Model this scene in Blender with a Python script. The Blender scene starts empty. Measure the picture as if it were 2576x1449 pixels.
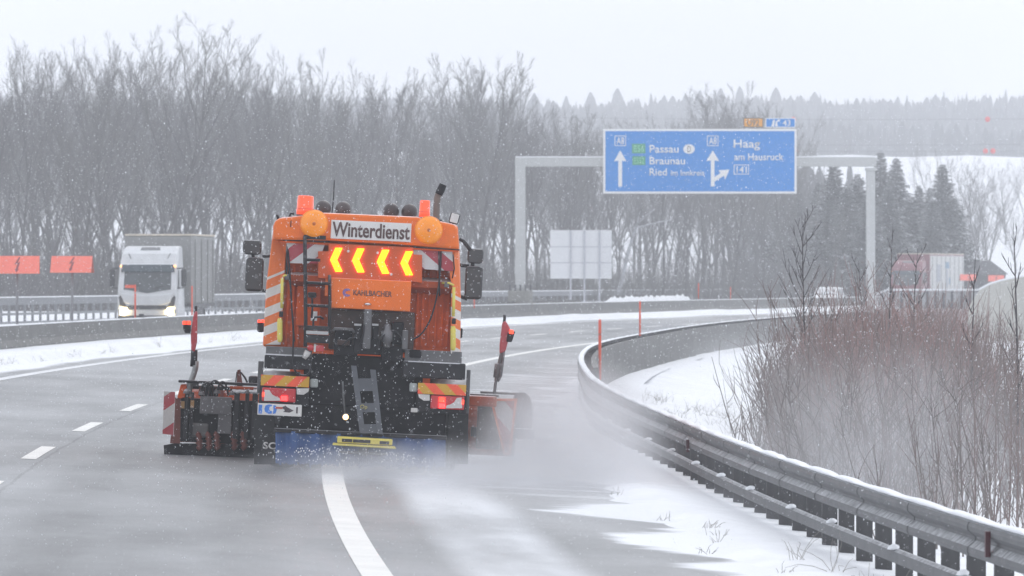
import bpy, math, random
from math import sin, cos, pi, radians, sqrt
from mathutils import Vector, Matrix

SC = bpy.context.scene
COL = SC.collection
random.seed(11)

# ------------------------------------------------------------------ camera
CAMH = 2.475
cam_d = bpy.data.cameras.new('camera')
cam = bpy.data.objects.new('camera', cam_d)
COL.objects.link(cam)
cam.location = (0, 0, CAMH)
cam.rotation_euler = (radians(90) - math.atan(25.8 / 16000), 0, 0)
cam_d.sensor_width = 36
cam_d.lens = 16000 / 2576 * 36
cam_d.clip_start = 1
cam_d.clip_end = 6000
cam_d.dof.use_dof = True
cam_d.dof.focus_distance = 81
cam_d.dof.aperture_fstop = 8
SC.camera = cam

# ------------------------------------------------------------------ overcast sky and soft sun
SUN_EL, SUN_ROT = radians(42), radians(200)
world = bpy.data.worlds.new('World')
SC.world = world
world.use_nodes = True
wn, wl = world.node_tree.nodes, world.node_tree.links
bg = wn['Background']
bg.inputs['Strength'].default_value = 0.1
sky = wn.new('ShaderNodeTexSky')
sky.sky_type = 'NISHITA'
sky.sun_disc = False
sky.sun_elevation = SUN_EL
sky.sun_rotation = SUN_ROT
hs = wn.new('ShaderNodeHueSaturation')
hs.inputs['Saturation'].default_value = 0.25
mx = wn.new('ShaderNodeMix')
mx.data_type = 'RGBA'
mx.inputs[0].default_value = 0.9
mx.inputs[7].default_value = (8.95, 9.35, 10.25, 1)      # the even cloud layer
wl.new(sky.outputs[0], hs.inputs['Color'])
wl.new(hs.outputs[0], mx.inputs[6])
wl.new(mx.outputs[2], bg.inputs['Color'])

sun_d = bpy.data.lights.new('sun', 'SUN')
sun_d.energy = 0.6
sun_d.angle = radians(40)
sun_d.color = (1, .97, .93)
sun = bpy.data.objects.new('sun', sun_d)
COL.objects.link(sun)
sun.rotation_euler = (radians(90) - SUN_EL, 0, radians(180) - SUN_ROT + pi)

SC.view_settings.view_transform = 'Standard'
SC.view_settings.look = 'None'
SC.view_settings.exposure = 0.31
SC.view_settings.gamma = 1
SC.view_settings.use_curve_mapping = False
SC.cycles.use_denoising = True
SC.cycles.max_bounces = 6
SC.cycles.diffuse_bounces = 3
SC.cycles.glossy_bounces = 3
SC.cycles.volume_bounces = 1
SC.cycles.transparent_max_bounces = 12
SC.cycles.sample_clamp_indirect = 4
SC.cycles.volume_max_steps = 256

# ------------------------------------------------------------------ road geometry
BANK = 0.0439
U_DASH, U_LEFT, U_RAIL, U_WALL, U_FENCE = -3.87, -7.96, 4.74, -12.18, -27.5


def road_x(Z):                       # the solid line that all offsets u are counted from
    if Z > 480:
        return -2.86 + .0004 * (480 - 118.8) ** 2 + .289 * (Z - 480)
    return -2.86 + .0004 * (Z - 118.8) ** 2


def road_slope(Z):
    return .0008 * (min(Z, 480) - 118.8)


def lerp(a, b, t):
    return a + (b - a) * t


def sstep(t):
    t = max(0, min(1, t))
    return t * t * (3 - 2 * t)


PROFILE = [(-900, .9), (-60, .9), (-40, .75), (-29, .62), (-27.5, .52), (-13.5, .10), (-12.6, .40), (-12.2, .53), (4.9, -.215), (6.2, -.45),
           (9, -.8), (20, -1.15), (40, -1.2), (900, -1.2)]


def ground_z(u):
    for (a, za), (b, zb) in zip(PROFILE, PROFILE[1:]):
        if u <= b:
            return lerp(za, zb, (u - a) / (b - a))
    return PROFILE[-1][1]


def wob(x, y):
    return (sin(x * .021 + 1.3) * cos(y * .017 + .4) + .5 * sin(x * .057 + y * .031) + .3 * sin(x * .11 - y * .083 + 2)) / 1.8


def hill_z(X, Y):
    h = 22.5 * sstep((Y - 600) / 560) + 18 * sstep((Y - 1230) / 520) + 2.0 * wob(X, Y) * sstep((Y - 560) / 300)
    h += 7.5 * sstep((X - 42) / 26) * sstep((Y - 470) / 110) * (1 - sstep((Y - 600) / 260))
    return h


def terrain_z(X, Y):
    return ground_z(X - road_x(Y)) + hill_z(X, Y)


def at(px, py, Z):
    s = Z / 16000.
    return Vector(((px - 1288) * s, Z, CAMH - (py - 698.7) * s))


def rp(u, Z, h=0.):
    return (road_x(Z) + u, Z, ground_z(u) + h)


# ------------------------------------------------------------------ materials
def mat(name, col, rough=.6, metal=0., var=.18, vs=6., bump=0., bs=40., emit=None, es=0., snow=0., dirt=0., dcol=(.23, .22, .21), coat=0., coords='Object',
        spec=.5, dscale=3.0):
    m = bpy.data.materials.new(name)
    m.use_nodes = True
    n, l = m.node_tree.nodes, m.node_tree.links
    b = n['Principled BSDF']
    b.inputs['Roughness'].default_value = rough
    b.inputs['Metallic'].default_value = metal
    b.inputs['Specular IOR Level'].default_value = spec
    b.inputs['Coat Weight'].default_value = coat
    tc = n.new('ShaderNodeTexCoord')
    nz = n.new('ShaderNodeTexNoise')
    nz.inputs['Scale'].default_value = vs
    nz.inputs['Detail'].default_value = 5
    l.new(tc.outputs[coords], nz.inputs['Vector'])
    mp = n.new('ShaderNodeMapRange')
    mp.inputs[1].default_value = .25
    mp.inputs[2].default_value = .75
    mp.inputs[3].default_value = 1 - var
    mp.inputs[4].default_value = 1 + var
    l.new(nz.outputs[0], mp.inputs[0])
    vm = n.new('ShaderNodeVectorMath')
    vm.operation = 'SCALE'
    vm.inputs[0].default_value = col[:3]
    l.new(mp.outputs[0], vm.inputs['Scale'])
    out = vm.outputs[0]
    m['base'] = vm.name
    if dirt:
        nd = n.new('ShaderNodeTexNoise')
        nd.inputs['Scale'].default_value = dscale
        nd.inputs['Detail'].default_value = 8
        nd.inputs['Roughness'].default_value = .7
        l.new(tc.outputs[coords], nd.inputs['Vector'])
        md = n.new('ShaderNodeMapRange')
        md.inputs[1].default_value = .42
        md.inputs[2].default_value = .72
        md.inputs[3].default_value = dirt * .12
        md.inputs[4].default_value = dirt
        l.new(nd.outputs[0], md.inputs[0])
        x = n.new('ShaderNodeMix')
        x.data_type = 'RGBA'
        x.inputs[7].default_value = (*dcol, 1)
        l.new(md.outputs[0], x.inputs[0])
        l.new(out, x.inputs[6])
        out = x.outputs[2]
    if snow:
        ge = n.new('ShaderNodeNewGeometry')
        sp = n.new('ShaderNodeSeparateXYZ')
        l.new(ge.outputs['Normal'], sp.inputs[0])
        ns = n.new('ShaderNodeTexNoise')
        ns.inputs['Scale'].default_value = 9
        ns.inputs['Detail'].default_value = 4
        l.new(tc.outputs[coords], ns.inputs['Vector'])
        ad = n.new('ShaderNodeMath')
        ad.operation = 'ADD'
        l.new(sp.outputs[2], ad.inputs[0])
        l.new(ns.outputs[0], ad.inputs[1])
        ms = n.new('ShaderNodeMapRange')
        ms.inputs[1].default_value = 1.05
        ms.inputs[2].default_value = 1.45
        ms.inputs[3].default_value = 0
        ms.inputs[4].default_value = snow
        l.new(ad.outputs[0], ms.inputs[0])
        x = n.new('ShaderNodeMix')
        x.data_type = 'RGBA'
        x.inputs[7].default_value = (.82, .84, .87, 1)
        l.new(ms.outputs[0], x.inputs[0])
        l.new(out, x.inputs[6])
        out = x.outputs[2]
    l.new(out, b.inputs['Base Color'])
    if bump:
        nb = n.new('ShaderNodeTexNoise')
        nb.inputs['Scale'].default_value = bs
        nb.inputs['Detail'].default_value = 4
        l.new(tc.outputs[coords], nb.inputs['Vector'])
        bu = n.new('ShaderNodeBump')
        bu.inputs['Strength'].default_value = bump
        bu.inputs['Distance'].default_value = .02
        l.new(nb.outputs[0], bu.inputs['Height'])
        l.new(bu.outputs[0], b.inputs['Normal'])
    if emit:
        b.inputs['Emission Color'].default_value = (*emit, 1)
        b.inputs['Emission Strength'].default_value = es
    return m


def stripes(name, ca, cb, d, period, duty=.5, off=0., zmax=None, rough=.45, dirt=.3, var=.08):
    """two-colour diagonal print; d is the direction across the stripes in the object's own space"""
    m = mat(name, ca, rough=rough, dirt=dirt, var=var)
    n, l = m.node_tree.nodes, m.node_tree.links
    tc = n.new('ShaderNodeTexCoord')
    dt = n.new('ShaderNodeVectorMath')
    dt.operation = 'DOT_PRODUCT'
    dt.inputs[1].default_value = d
    l.new(tc.outputs['Object'], dt.inputs[0])
    a = n.new('ShaderNodeMath')
    a.operation = 'MULTIPLY_ADD'
    a.inputs[1].default_value = 1 / period
    a.inputs[2].default_value = off
    l.new(dt.outputs['Value'], a.inputs[0])
    fr = n.new('ShaderNodeMath')
    fr.operation = 'FRACT'
    l.new(a.outputs[0], fr.inputs[0])
    lt = n.new('ShaderNodeMath')
    lt.operation = 'LESS_THAN'
    lt.inputs[1].default_value = duty
    l.new(fr.outputs[0], lt.inputs[0])
    fac = lt.outputs[0]
    if zmax is not None:
        # the plain field above the band of stripes
        t2 = n.new('ShaderNodeVectorMath')
        t2.operation = 'DOT_PRODUCT'
        t2.inputs[1].default_value = zmax[0]
        l.new(tc.outputs['Object'], t2.inputs[0])
        l2 = n.new('ShaderNodeMath')
        l2.operation = 'LESS_THAN'
        l2.inputs[1].default_value = zmax[1]
        l.new(t2.outputs['Value'], l2.inputs[0])
        mu = n.new('ShaderNodeMath')
        mu.operation = 'MULTIPLY'
        l.new(fac, mu.inputs[0])
        l.new(l2.outputs[0], mu.inputs[1])
        fac = mu.outputs[0]
    x = n.new('ShaderNodeMix')
    x.data_type = 'RGBA'
    x.inputs[6].default_value = (*ca, 1)
    x.inputs[7].default_value = (*cb, 1)
    l.new(fac, x.inputs[0])
    base = n[m['base']]
    l.new(x.outputs[2], base.inputs[0])
    return m


# ------------------------------------------------------------------ mesh builder
class MB:
    def __init__(self):
        self.v, self.f, self.uv = [], [], []

    def add(self, vs, fs):
        k = len(self.v)
        self.v += [tuple(p) for p in vs]
        self.f += [tuple(i + k for i in f) for f in fs]
        return self

    def box(self, c, s, rot=None):
        c = Vector(c)
        hx, hy, hz = s[0] / 2, s[1] / 2, s[2] / 2
        vs = [Vector((x, y, z)) for x in (-hx, hx) for y in (-hy, hy) for z in (-hz, hz)]
        if rot is not None:
            vs = [rot @ p for p in vs]
        return self.add([c + p for p in vs], [(0, 1, 3, 2), (4, 6, 7, 5), (0, 4, 5, 1), (2, 3, 7, 6), (0, 2, 6, 4), (1, 5, 7, 3)])

    def bx(self, x0, x1, y0, y1, z0, z1):
        return self.box(((x0 + x1) / 2, (y0 + y1) / 2, (z0 + z1) / 2), (abs(x1 - x0), abs(y1 - y0), abs(z1 - z0)))

    def prism(self, a, b):
        """a and b: two equal rings, joined and capped"""
        n = len(a)
        fs = [tuple(range(n))[::-1], tuple(range(n, 2 * n))]
        fs += [(i, (i + 1) % n, n + (i + 1) % n, n + i) for i in range(n)]
        return self.add(list(a) + list(b), fs)

    def tube(self, pts, r, n=8, cap=True):
        pts = [Vector(p) for p in pts]
        rr = r if isinstance(r, (list, tuple)) else [r] * len(pts)
        vs, fs = [], []
        up = None
        for i, p in enumerate(pts):
            t = (pts[min(i + 1, len(pts) - 1)] - pts[max(i - 1, 0)])
            if t.length < 1e-9:
                t = Vector((0, 0, 1))
            t.normalize()
            if up is None:
                up = t.orthogonal().normalized()
            else:
                up = (up - t * up.dot(t))
                up = up.normalized() if up.length > 1e-6 else t.orthogonal().normalized()
            w = t.cross(up)
            for k in range(n):
                a = 2 * pi * k / n
                vs.append(p + (up * cos(a) + w * sin(a)) * rr[i])
        for i in range(len(pts) - 1):
            for k in range(n):
                k2 = (k + 1) % n
                fs.append((i * n + k, i * n + k2, (i + 1) * n + k2, (i + 1) * n + k))
        if cap:
            fs.append(tuple(range(n))[::-1])
            fs.append(tuple(range((len(pts) - 1) * n, len(pts) * n)))
        return self.add(vs, fs)

    def lathe(self, prof, c, axis='z', n=20):
        """prof: (radius, height) pairs"""
        vs, fs = [], []
        c = Vector(c)
        for r, h in prof:
            for k in range(n):
                a = 2 * pi * k / n
                x, y = r * cos(a), r * sin(a)
                p = {'z': (x, y, h), 'y': (x, h, y), 'x': (h, x, y)}[axis]
                vs.append(c + Vector(p))
        m = len(prof)
        for i in range(m - 1):
            for k in range(n):
                k2 = (k + 1) % n
                fs.append((i * n + k, i * n + k2, (i + 1) * n + k2, (i + 1) * n + k))
        fs.append(tuple(range(n))[::-1])
        fs.append(tuple(range((m - 1) * n, m * n)))
        return self.add(vs, fs)

    def build(self, name, m, parent=None, smooth=False, bevel=0., data_only=False, seg=2, fix=True):
        me = bpy.data.meshes.new(name)
        me.from_pydata(self.v, [], self.f)
        me.validate()
        if fix and len(self.v) < 60000:
            import bmesh
            bm = bmesh.new()
            bm.from_mesh(me)
            bmesh.ops.recalc_face_normals(bm, faces=bm.faces)
            bm.to_mesh(me)
            bm.free()
        if m:
            me.materials.append(m)
        if smooth:
            me.polygons.foreach_set('use_smooth', [True] * len(me.polygons))
        if data_only:
            return me
        return put(name, me, parent, bevel, seg)


def put(name, me, parent=None, bevel=0., seg=2, loc=None, rot=None):
    o = bpy.data.objects.new(name, me)
    COL.objects.link(o)
    if parent:
        o.parent = parent
    if loc is not None:
        o.location = loc
    if rot is not None:
        o.rotation_euler = rot
    if bevel:
        b = o.modifiers.new('bevel', 'BEVEL')
        b.width = bevel
        b.segments = seg
        b.limit_method = 'ANGLE'
    return o


def tag(o, label=None, cat=None, group=None, kind=None):
    if label:
        o['label'] = label
    if cat:
        o['category'] = cat
    if group:
        o['group'] = group
    if kind:
        o['kind'] = kind
    return o


def empty(name, loc=(0, 0, 0), rot=(0, 0, 0), **k):
    o = bpy.data.objects.new(name, None)
    o.empty_display_size = .2
    COL.objects.link(o)
    o.location = loc
    o.rotation_euler = rot
    return tag(o, **k)


def copy_tree(o, parent=None):
    c = o.copy()
    COL.objects.link(c)
    if parent:
        c.parent = parent
    for ch in list(o.children):
        copy_tree(ch, c)
    return c


def text_mesh(s, w, h, m, depth=.004, bold=0., space=1.0):
    """lettering fitted into w x h (metres), lower left at the origin, in the x-z plane facing -y"""
    cu = bpy.data.curves.new('lettering', 'FONT')
    cu.body = s
    cu.offset = bold
    cu.space_character = space
    cu.resolution_u = 3
    o = bpy.data.objects.new('lettering', cu)
    COL.objects.link(o)
    dg = bpy.context.evaluated_depsgraph_get()
    me = bpy.data.meshes.new_from_object(o.evaluated_get(dg))
    bpy.data.objects.remove(o)
    bpy.data.curves.remove(cu)
    xs = [v.co.x for v in me.vertices]
    ys = [v.co.y for v in me.vertices]
    x0, x1, y0, y1 = min(xs), max(xs), min(ys), max(ys)
    if w is None:
        w = (x1 - x0) * h / (y1 - y0)
    for v in me.vertices:
        v.co = ((v.co.x - x0) / (x1 - x0) * w, 0, (v.co.y - y0) / (y1 - y0) * h)
    import bmesh
    bm = bmesh.new()
    bm.from_mesh(me)
    r = bmesh.ops.extrude_face_region(bm, geom=bm.faces[:])
    for e in r['geom']:
        if isinstance(e, bmesh.types.BMVert):
            e.co.y -= depth
    bmesh.ops.recalc_face_normals(bm, faces=bm.faces)
    bm.to_mesh(me)
    bm.free()
    me.materials.clear()
    me.materials.append(m)
    return me

# ------------------------------------------------------------------ ground
M_SNOW = mat('snow', (.82, .835, .86), rough=.75, var=.07, vs=.9, bump=.7, bs=7, dirt=.18, dcol=(.52, .52, .53), dscale=1.6)
M_SNOWCAP = mat('snow_cap', (.83, .845, .87), rough=.7, var=.04, vs=3, bump=.3, bs=14)
M_WIRE = mat('wire', (.12, .12, .13), rough=.5)


def strip(name, us, zs, hfun, m, kind='structure'):
    b = MB()
    uvs = []
    for Z in zs:
        for u in us:
            b.v.append((road_x(Z) + u, Z, hfun(u, Z)))
            uvs.append((u, Z))
    n = len(us)
    for j in range(len(zs) - 1):
        for i in range(n - 1):
            a = j * n + i
            b.f.append((a, a + 1, a + n + 1, a + n))
    o = b.build(name, m, smooth=True, fix=False)
    uv = o.data.uv_layers.new(name='road')
    for lp in o.data.loops:
        uv.data[lp.index].uv = uvs[lp.vertex_index]
    tag(o, kind=kind)
    return o


def frange(a, b, s):
    r = []
    while a < b - 1e-6:
        r.append(a)
        a += s
    return r + [b]


def th(u, Z):
    z = terrain_z(road_x(Z) + u, Z)
    if -11.8 < u < 4.2 or -27.0 < u < -13.3:
        z -= .08
    if u > 5:
        z += .10 * wob(u * 9, Z * 5) + .05 * wob(u * 31, Z * 17)
    if u < -29:
        z += .14 * wob(u * 4, Z * 3)
    return z


US = ([-900, -800, -700, -600, -500, -420, -350, -300, -250, -210, -180, -150, -130, -110, -95, -80, -70, -60, -52, -46, -42, -38, -35, -32, -30,
      -28, -27.1, -26.9, -20, -13.4, -13.2, -12.6, -12.2, -11.9, -11.7, -6, 0, 4.1, 4.3, 4.9] + frange(5.3, 14, .7) + frange(15, 40, 1.6) + [44, 50, 58, 68, 80, 95, 115, 140,
      170, 210, 260, 320, 400, 500])
ZS = frange(4, 40, 4) + frange(41, 260, 1.5) + frange(264, 600, 5) + frange(612, 1800, 14)
strip('snow_ground', US, ZS, th, M_SNOW)


def road_material(name, kind):
    m = mat(name, (.165, .169, .174), rough=.3, var=.1, vs=1.4)
    n, l = m.node_tree.nodes, m.node_tree.links
    b = n['Principled BSDF']
    uvn = n.new('ShaderNodeUVMap')
    uvn.uv_map = 'road'
    sep = n.new('ShaderNodeSeparateXYZ')
    l.new(uvn.outputs[0], sep.inputs[0])

    def math_(op, a, b_=None, c=None):
        x = n.new('ShaderNodeMath')
        x.operation = op
        for i, v in enumerate((a, b_, c)):
            if v is None:
                continue
            if isinstance(v, (int, float)):
                x.inputs[i].default_value = v
            else:
                l.new(v, x.inputs[i])
        return x.outputs[0]

    def rng(v, a, b_, c=0., d=1., smooth=True):
        x = n.new('ShaderNodeMapRange')
        x.interpolation_type = 'SMOOTHSTEP' if smooth else 'LINEAR'
        for i, q in enumerate((a, b_, c, d)):
            x.inputs[i + 1].default_value = q
        l.new(v, x.inputs[0])
        return x.outputs[0]

    def noise(su, sz, detail=4, rough=.55, off=0.):
        mp = n.new('ShaderNodeMapping')
        mp.inputs['Scale'].default_value = (su, sz, 1)
        mp.inputs['Location'].default_value = (off, off * 1.7, off * .3)
        l.new(uvn.outputs[0], mp.inputs[0])
        x = n.new('ShaderNodeTexNoise')
        x.inputs['Scale'].default_value = 1
        x.inputs['Detail'].default_value = detail
        x.inputs['Roughness'].default_value = rough
        l.new(mp.outputs[0], x.inputs['Vector'])
        return x.outputs[0]
    u, Z = sep.outputs[0], sep.outputs[1]
    if kind == 'own':
        # drifted snow from the verge: tongues that reach over the hard shoulder
        t = math_('ADD', u, math_('MULTIPLY', math_('SUBTRACT', noise(.22, .20, 3, .5, 3.1), .5), 5.2))
        t = math_('ADD', t, math_('MULTIPLY', math_('SUBTRACT', noise(.9, 1.1, 4, .6, 7.7), .5), 1.0))
        far = rng(Z, 68, 84, 0, -.75)
        tong = rng(math_('ADD', t, far), 2.6, 3.1)
        # the half-melted band left by the plough
        band = math_('MULTIPLY', rng(u, .55, 1.0), rng(u, 2.2, 1.6))
        wnd = noise(.5, .09, 4, .6, 1.3)
        band = math_('MULTIPLY', math_('MULTIPLY', band, rng(Z, 92, 66)), rng(wnd, .25, .6, .3, .8))
        thin = math_('MULTIPLY', rng(u, .2, 2.6, 0, .16), rng(noise(.5, .35, 5, .65, 9.), .35, .7))
        strk = math_('MULTIPLY', math_('MULTIPLY', rng(noise(.28, .75, 4, .6, 17.), .50, .64), rng(u, .9, 2.4)), rng(Z, 66, 84, 0, .75))
        leftm = rng(math_('ADD', u, math_('MULTIPLY', math_('SUBTRACT', noise(.5, .05, 4, .6, 5.), .5), 2.2)), -8.15, -8.75)
        veil = math_('MULTIPLY', rng(noise(.12, .045, 5, .62, 2.2), .4, .8), .30)
        msk = math_('MAXIMUM', math_('MAXIMUM', tong, band), math_('MAXIMUM', leftm, math_('MAXIMUM', math_('MAXIMUM', thin, strk), veil)))
    else:
        e = math_('ABSOLUTE', math_('ADD', u, 20.2))
        t = math_('ADD', e, math_('MULTIPLY', math_('SUBTRACT', noise(.5, .06, 4, .6, 5.), .5), 2.0))
        msk = math_('MAXIMUM', rng(t, 4.6, 5.6), math_('MULTIPLY', rng(noise(.2, .03, 5, .6, 8.), .45, .8), .4))
    mixc = n.new('ShaderNodeMix')
    mixc.data_type = 'RGBA'
    mixc.inputs[7].default_value = (.82, .835, .86, 1)
    l.new(msk, mixc.inputs[0])
    old = b.inputs['Base Color'].links[0].from_socket
    # wheel tracks and joints
    trk = math_('MULTIPLY', rng(math_('ABSOLUTE', math_('SUBTRACT', math_('ABSOLUTE', math_('ADD', u, 1.95)), .9)), .55, .1), .34)
    dk = n.new('ShaderNodeVectorMath')
    dk.operation = 'SCALE'
    l.new(old, dk.inputs[0])
    grain = math_('MULTIPLY', rng(noise(.35, .05, 5, .6, 4.4), .25, .75, .78, 1.25), rng(noise(26, 14, 4, .75, 12.), .25, .75, .78, 1.22, False))
    seam = rng(math_('ABSOLUTE', math_('ADD', math_('ADD', u, 3.62), math_('MULTIPLY', noise(.1, .6, 3, .6, 2.), .12))), .012, .03, .55, 1)
    l.new(math_('MULTIPLY', math_('MULTIPLY', math_('SUBTRACT', 1.0, trk), seam), grain), dk.inputs['Scale'])
    l.new(dk.outputs[0], mixc.inputs[6])
    l.new(mixc.outputs[2], b.inputs['Base Color'])
    rw = rng(noise(.6, .12, 5, .6, 6.6), .3, .7, .38, .56)
    l.new(math_('ADD', rw, math_('MULTIPLY', msk, .4)), b.inputs['Roughness'])
    bu = n.new('ShaderNodeBump')
    bu.inputs['Strength'].default_value = .35
    bu.inputs['Distance'].default_value = .004
    l.new(noise(55, 55, 3, .6), bu.inputs['Height'])
    l.new(bu.outputs[0], b.inputs['Normal'])
    return m


M_ROAD = road_material('wet_asphalt', 'own')
M_ROAD2 = road_material('wet_asphalt_far', 'other')
RZ = frange(8, 560, 3)
strip('road', [-11.7, -10, -8, -6, -4, -2, 0, 1, 2, 3, 4.2], RZ, lambda u, Z: ground_z(u), M_ROAD)
strip('opposite_road', [-26.9, -24, -20, -16, -13.4], frange(60, 600, 5), lambda u, Z: ground_z(u) + .002, M_ROAD2)

# snow banks that lie on the road's edges
bz = frange(30, 480, .9)


def bank_left(u, Z):
    e = -9.15 + .22 * wob(Z * 9, 3) + .14 * wob(Z * 31, 9)
    t = sstep((e - u) / .35)
    return ground_z(u) - .03 + t * ((.17 + .05 * wob(Z * 7, u * 20)) * (1 - .75 * sstep((-10.2 - u) / 1.2)) + .03)


strip('snow_bank', [-12.0, -11.4, -10.8, -10.3, -9.9, -9.6, -9.4, -9.25, -9.1, -8.95, -8.8], frange(90, 480, .9), bank_left, M_SNOW)


def bank_right(u, Z):
    e = 3.35 + .45 * wob(Z * 14, 7) + .25 * wob(Z * 47, 2) + .28 * sstep((Z - 80) / 40)
    t = sstep((u - e) / .8)
    return ground_z(u) - .03 + t * ((.11 + .055 * wob(Z * 11, u * 30) + .03 * wob(Z * 37, u * 61)) * (1 - .8 * sstep((u - 3.7) / .8)) + .02)


strip('snow_verge', [2.2, 2.5, 2.75, 3.0, 3.2, 3.4, 3.6, 3.8, 4.1, 4.4, 4.7, 5.0, 5.4], frange(30, 330, .7), bank_right, M_SNOW)

# painted lines
M_LINE = mat('road_paint', (.80, .79, .75), rough=.5, var=.1, vs=3, dirt=.35, dcol=(.35, .35, .35), dscale=1.5)
M_LINE2 = mat('snowy_road_paint', (.72, .73, .74), rough=.5, var=.15, vs=2, dirt=.3, dcol=(.45, .46, .47), dscale=1.2)


def line(name, u, w, z0, z1, m, step=1.2):
    return strip(name, [u - w / 2, u + w / 2], frange(z0, z1, step), lambda a, Z: ground_z(a) + .005, m)


line('road_marking', 0, .27, 12, 470, M_LINE)
line('road_marking', U_LEFT, .26, 90, 470, M_LINE2)
for k in range(-3, 21):
    c = 69.3 + 14.55 * k
    line('road_marking', U_DASH, .2, c - 2.95, c + 2.95, M_LINE)
line('road_marking', -16.6, .2, 200, 480, M_LINE2, 6)

# ------------------------------------------------------------------ swept barriers
M_STEEL = mat('galvanised_steel', (.10, .103, .108), rough=.6, metal=.15, var=.2, vs=2.5, dirt=.55, dcol=(.17, .17, .17), snow=.5)
M_STEELP = mat('weathered_post', (.07, .07, .074), rough=.7, metal=.1, var=.25, dirt=.5, dcol=(.10, .10, .10), snow=.25)
M_CONC = mat('wet_concrete', (.125, .125, .12), rough=.7, var=.28, vs=1.1, dirt=.7, dcol=(.085, .083, .08), bump=.4, bs=20, dscale=.8)
M_CONC2 = mat('pale_concrete', (.46, .455, .43), rough=.8, var=.12, vs=.8, dirt=.4, dcol=(.30, .295, .28), dscale=.6)


def sweep(ring, zs, org, u0, drop=0.):
    """ring: closed (u, height) section, swept along the road"""
    b = MB()
    n = len(ring)
    for Z in zs:
        us = u0(Z) if callable(u0) else u0
        k = rail_k(Z) if callable(u0) else 1
        for du, h in ring:
            p = rp(us, Z, 0)
            b.v.append((p[0] + du - org[0], p[1] - org[1], p[2] + h * k - org[2]))
    for j in range(len(zs) - 1):
        for i in range(n):
            i2 = (i + 1) % n
            b.f.append((j * n + i, j * n + i2, (j + 1) * n + i2, (j + 1) * n + i))
    b.f.append(tuple(range(n)))
    b.f.append(tuple(range((len(zs) - 1) * n, len(zs) * n))[::-1])
    return b


def rail_u(Z):                       # the rail swings out a little at the bend ...
    return U_RAIL - .5 * sstep((Z - 84) / 30) * (1 - sstep((Z - 150) / 60))


def rail_k(Z):                       # ... and stands higher from there on
    return 1 + .30 * sstep((Z - 84) / 40)


# the near guardrail
o0 = rp(U_RAIL, 30)
rail = empty('guardrail', o0, label='grey steel double guardrail with snow on top curving along the right shoulder', cat='guardrail')
wf = [(.0, .755), (-.07, .735), (-.085, .70), (-.08, .665), (-.02, .615), (-.02, .585), (-.08, .535), (-.085, .495), (-.07, .46), (0, .44)]
wring = wf + [(du + .014, h) for du, h in wf[::-1]]
lring = [(-.05, .285), (-.075, .265), (-.075, .175), (-.05, .155), (-.02, .155), (-.02, .285)]
for i, Z in enumerate(frange(30, 322, 4.2)[:-1]):
    zz = frange(Z, Z + 4.19, 1.4)
    sweep(wring, zz, o0, rail_u).build('rail_beam', M_STEEL, rail)
    sweep(lring, zz, o0, rail_u).build('lower_rail', M_STEEL, rail)
    if i and Z < 140:
        sweep([(du - .007, h) for du, h in wf] + [(du - .001, h) for du, h in wf[::-1]], [Z - .17, Z + .17], o0, rail_u).build('splice_plate', M_STEEL, rail)
rs = random.Random(3)
for i, Z in enumerate(frange(30, 318, 5.5)[:-1]):
    zz = frange(Z, Z + 5.5, .55)
    b = MB()
    n = 5
    for j, q in enumerate(zz):
        w = .05 + .012 * rs.random()
        h = .016 + .018 * rs.random() + .012 * sin(q * 2.1)
        if j in (0, len(zz) - 1):
            h = .035
            w = .06
        p = rp(rail_u(q), q)
        kz = .752 * (rail_k(q) - 1)
        for du, dh in ((-w - .02, .752), (-w * .7 - .02, .752 + h * .75), (-.02, .752 + h), (w * .8 - .02, .752 + h * .7), (w - .01, .752)):
            b.v.append((p[0] + du - o0[0], p[1] - o0[1], p[2] + dh + kz - o0[2]))
    for j in range(len(zz) - 1):
        for i2 in range(n):
            b.f.append((j * n + i2, j * n + (i2 + 1) % n, (j + 1) * n + (i2 + 1) % n, (j + 1) * n + i2))
    b.build('snow_cap', M_SNOWCAP, rail, smooth=True)
pm = MB()
pm.box((.09, 0, .16), (.15, .012, 1.08)).box((.02, .04, .16), (.012, .07, 1.08)).box((.16, .04, .16), (.012, .07, 1.08))
pme = pm.build('post', M_STEELP, data_only=True)
clump = MB()
for k in range(4):
    clump.lathe([(.01, -.004), (.05, .0), (.045, .02), (.02, .035)], (-.05 + .01 * k, -.15 + .09 * k, .285), n=7)
clme = clump.build('snow_clump', M_SNOWCAP, smooth=True, data_only=True)
for i, Z in enumerate(frange(31, 318, 1.72)):
    p = Vector(rp(rail_u(Z), Z)) - Vector(o0)
    put('post', pme, rail, loc=p, rot=(0, 0, -road_slope(Z))).scale = (1, 1, rail_k(Z))
    if i % 3 == 0 and Z < 110:
        put('snow_clump', clme, rail, loc=p + Vector((0, 0, .285 * (rail_k(Z) - 1))) + Vector((rs.uniform(-.01, .0), rs.uniform(-1, 1), 0)))
for Z in frange(124, 318, 6)[:-1]:
    sweep([(.20, -.3), (.19, .70), (.30, .70), (.33, -.3)], frange(Z + .012, Z + 5.988, 2), o0, rail_u).build('barrier_element', M_CONC, rail)
# reflector plate on the rail
rf = MB().box((-.10, 0, .61), (.04, .12, .20)).build('reflector', mat('dark_red_reflector', (.055, .008, .014), rough=.5), rail)
rf.location = Vector(rp(U_RAIL, 49.5)) - Vector(o0)
rf2 = put('reflector', rf.data, rail, loc=Vector(rp(U_RAIL, 83)) - Vector(o0))
rf2.scale = (1, 1, .8)
# square end post at the far end of the visible rail
MB().box((0, 0, .55), (.12, .12, 1.1)).build('end_post', mat('snowy_post', (.7, .71, .73), rough=.7), rail).location = Vector(rp(U_RAIL - .2, 262)) - Vector(o0)

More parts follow.
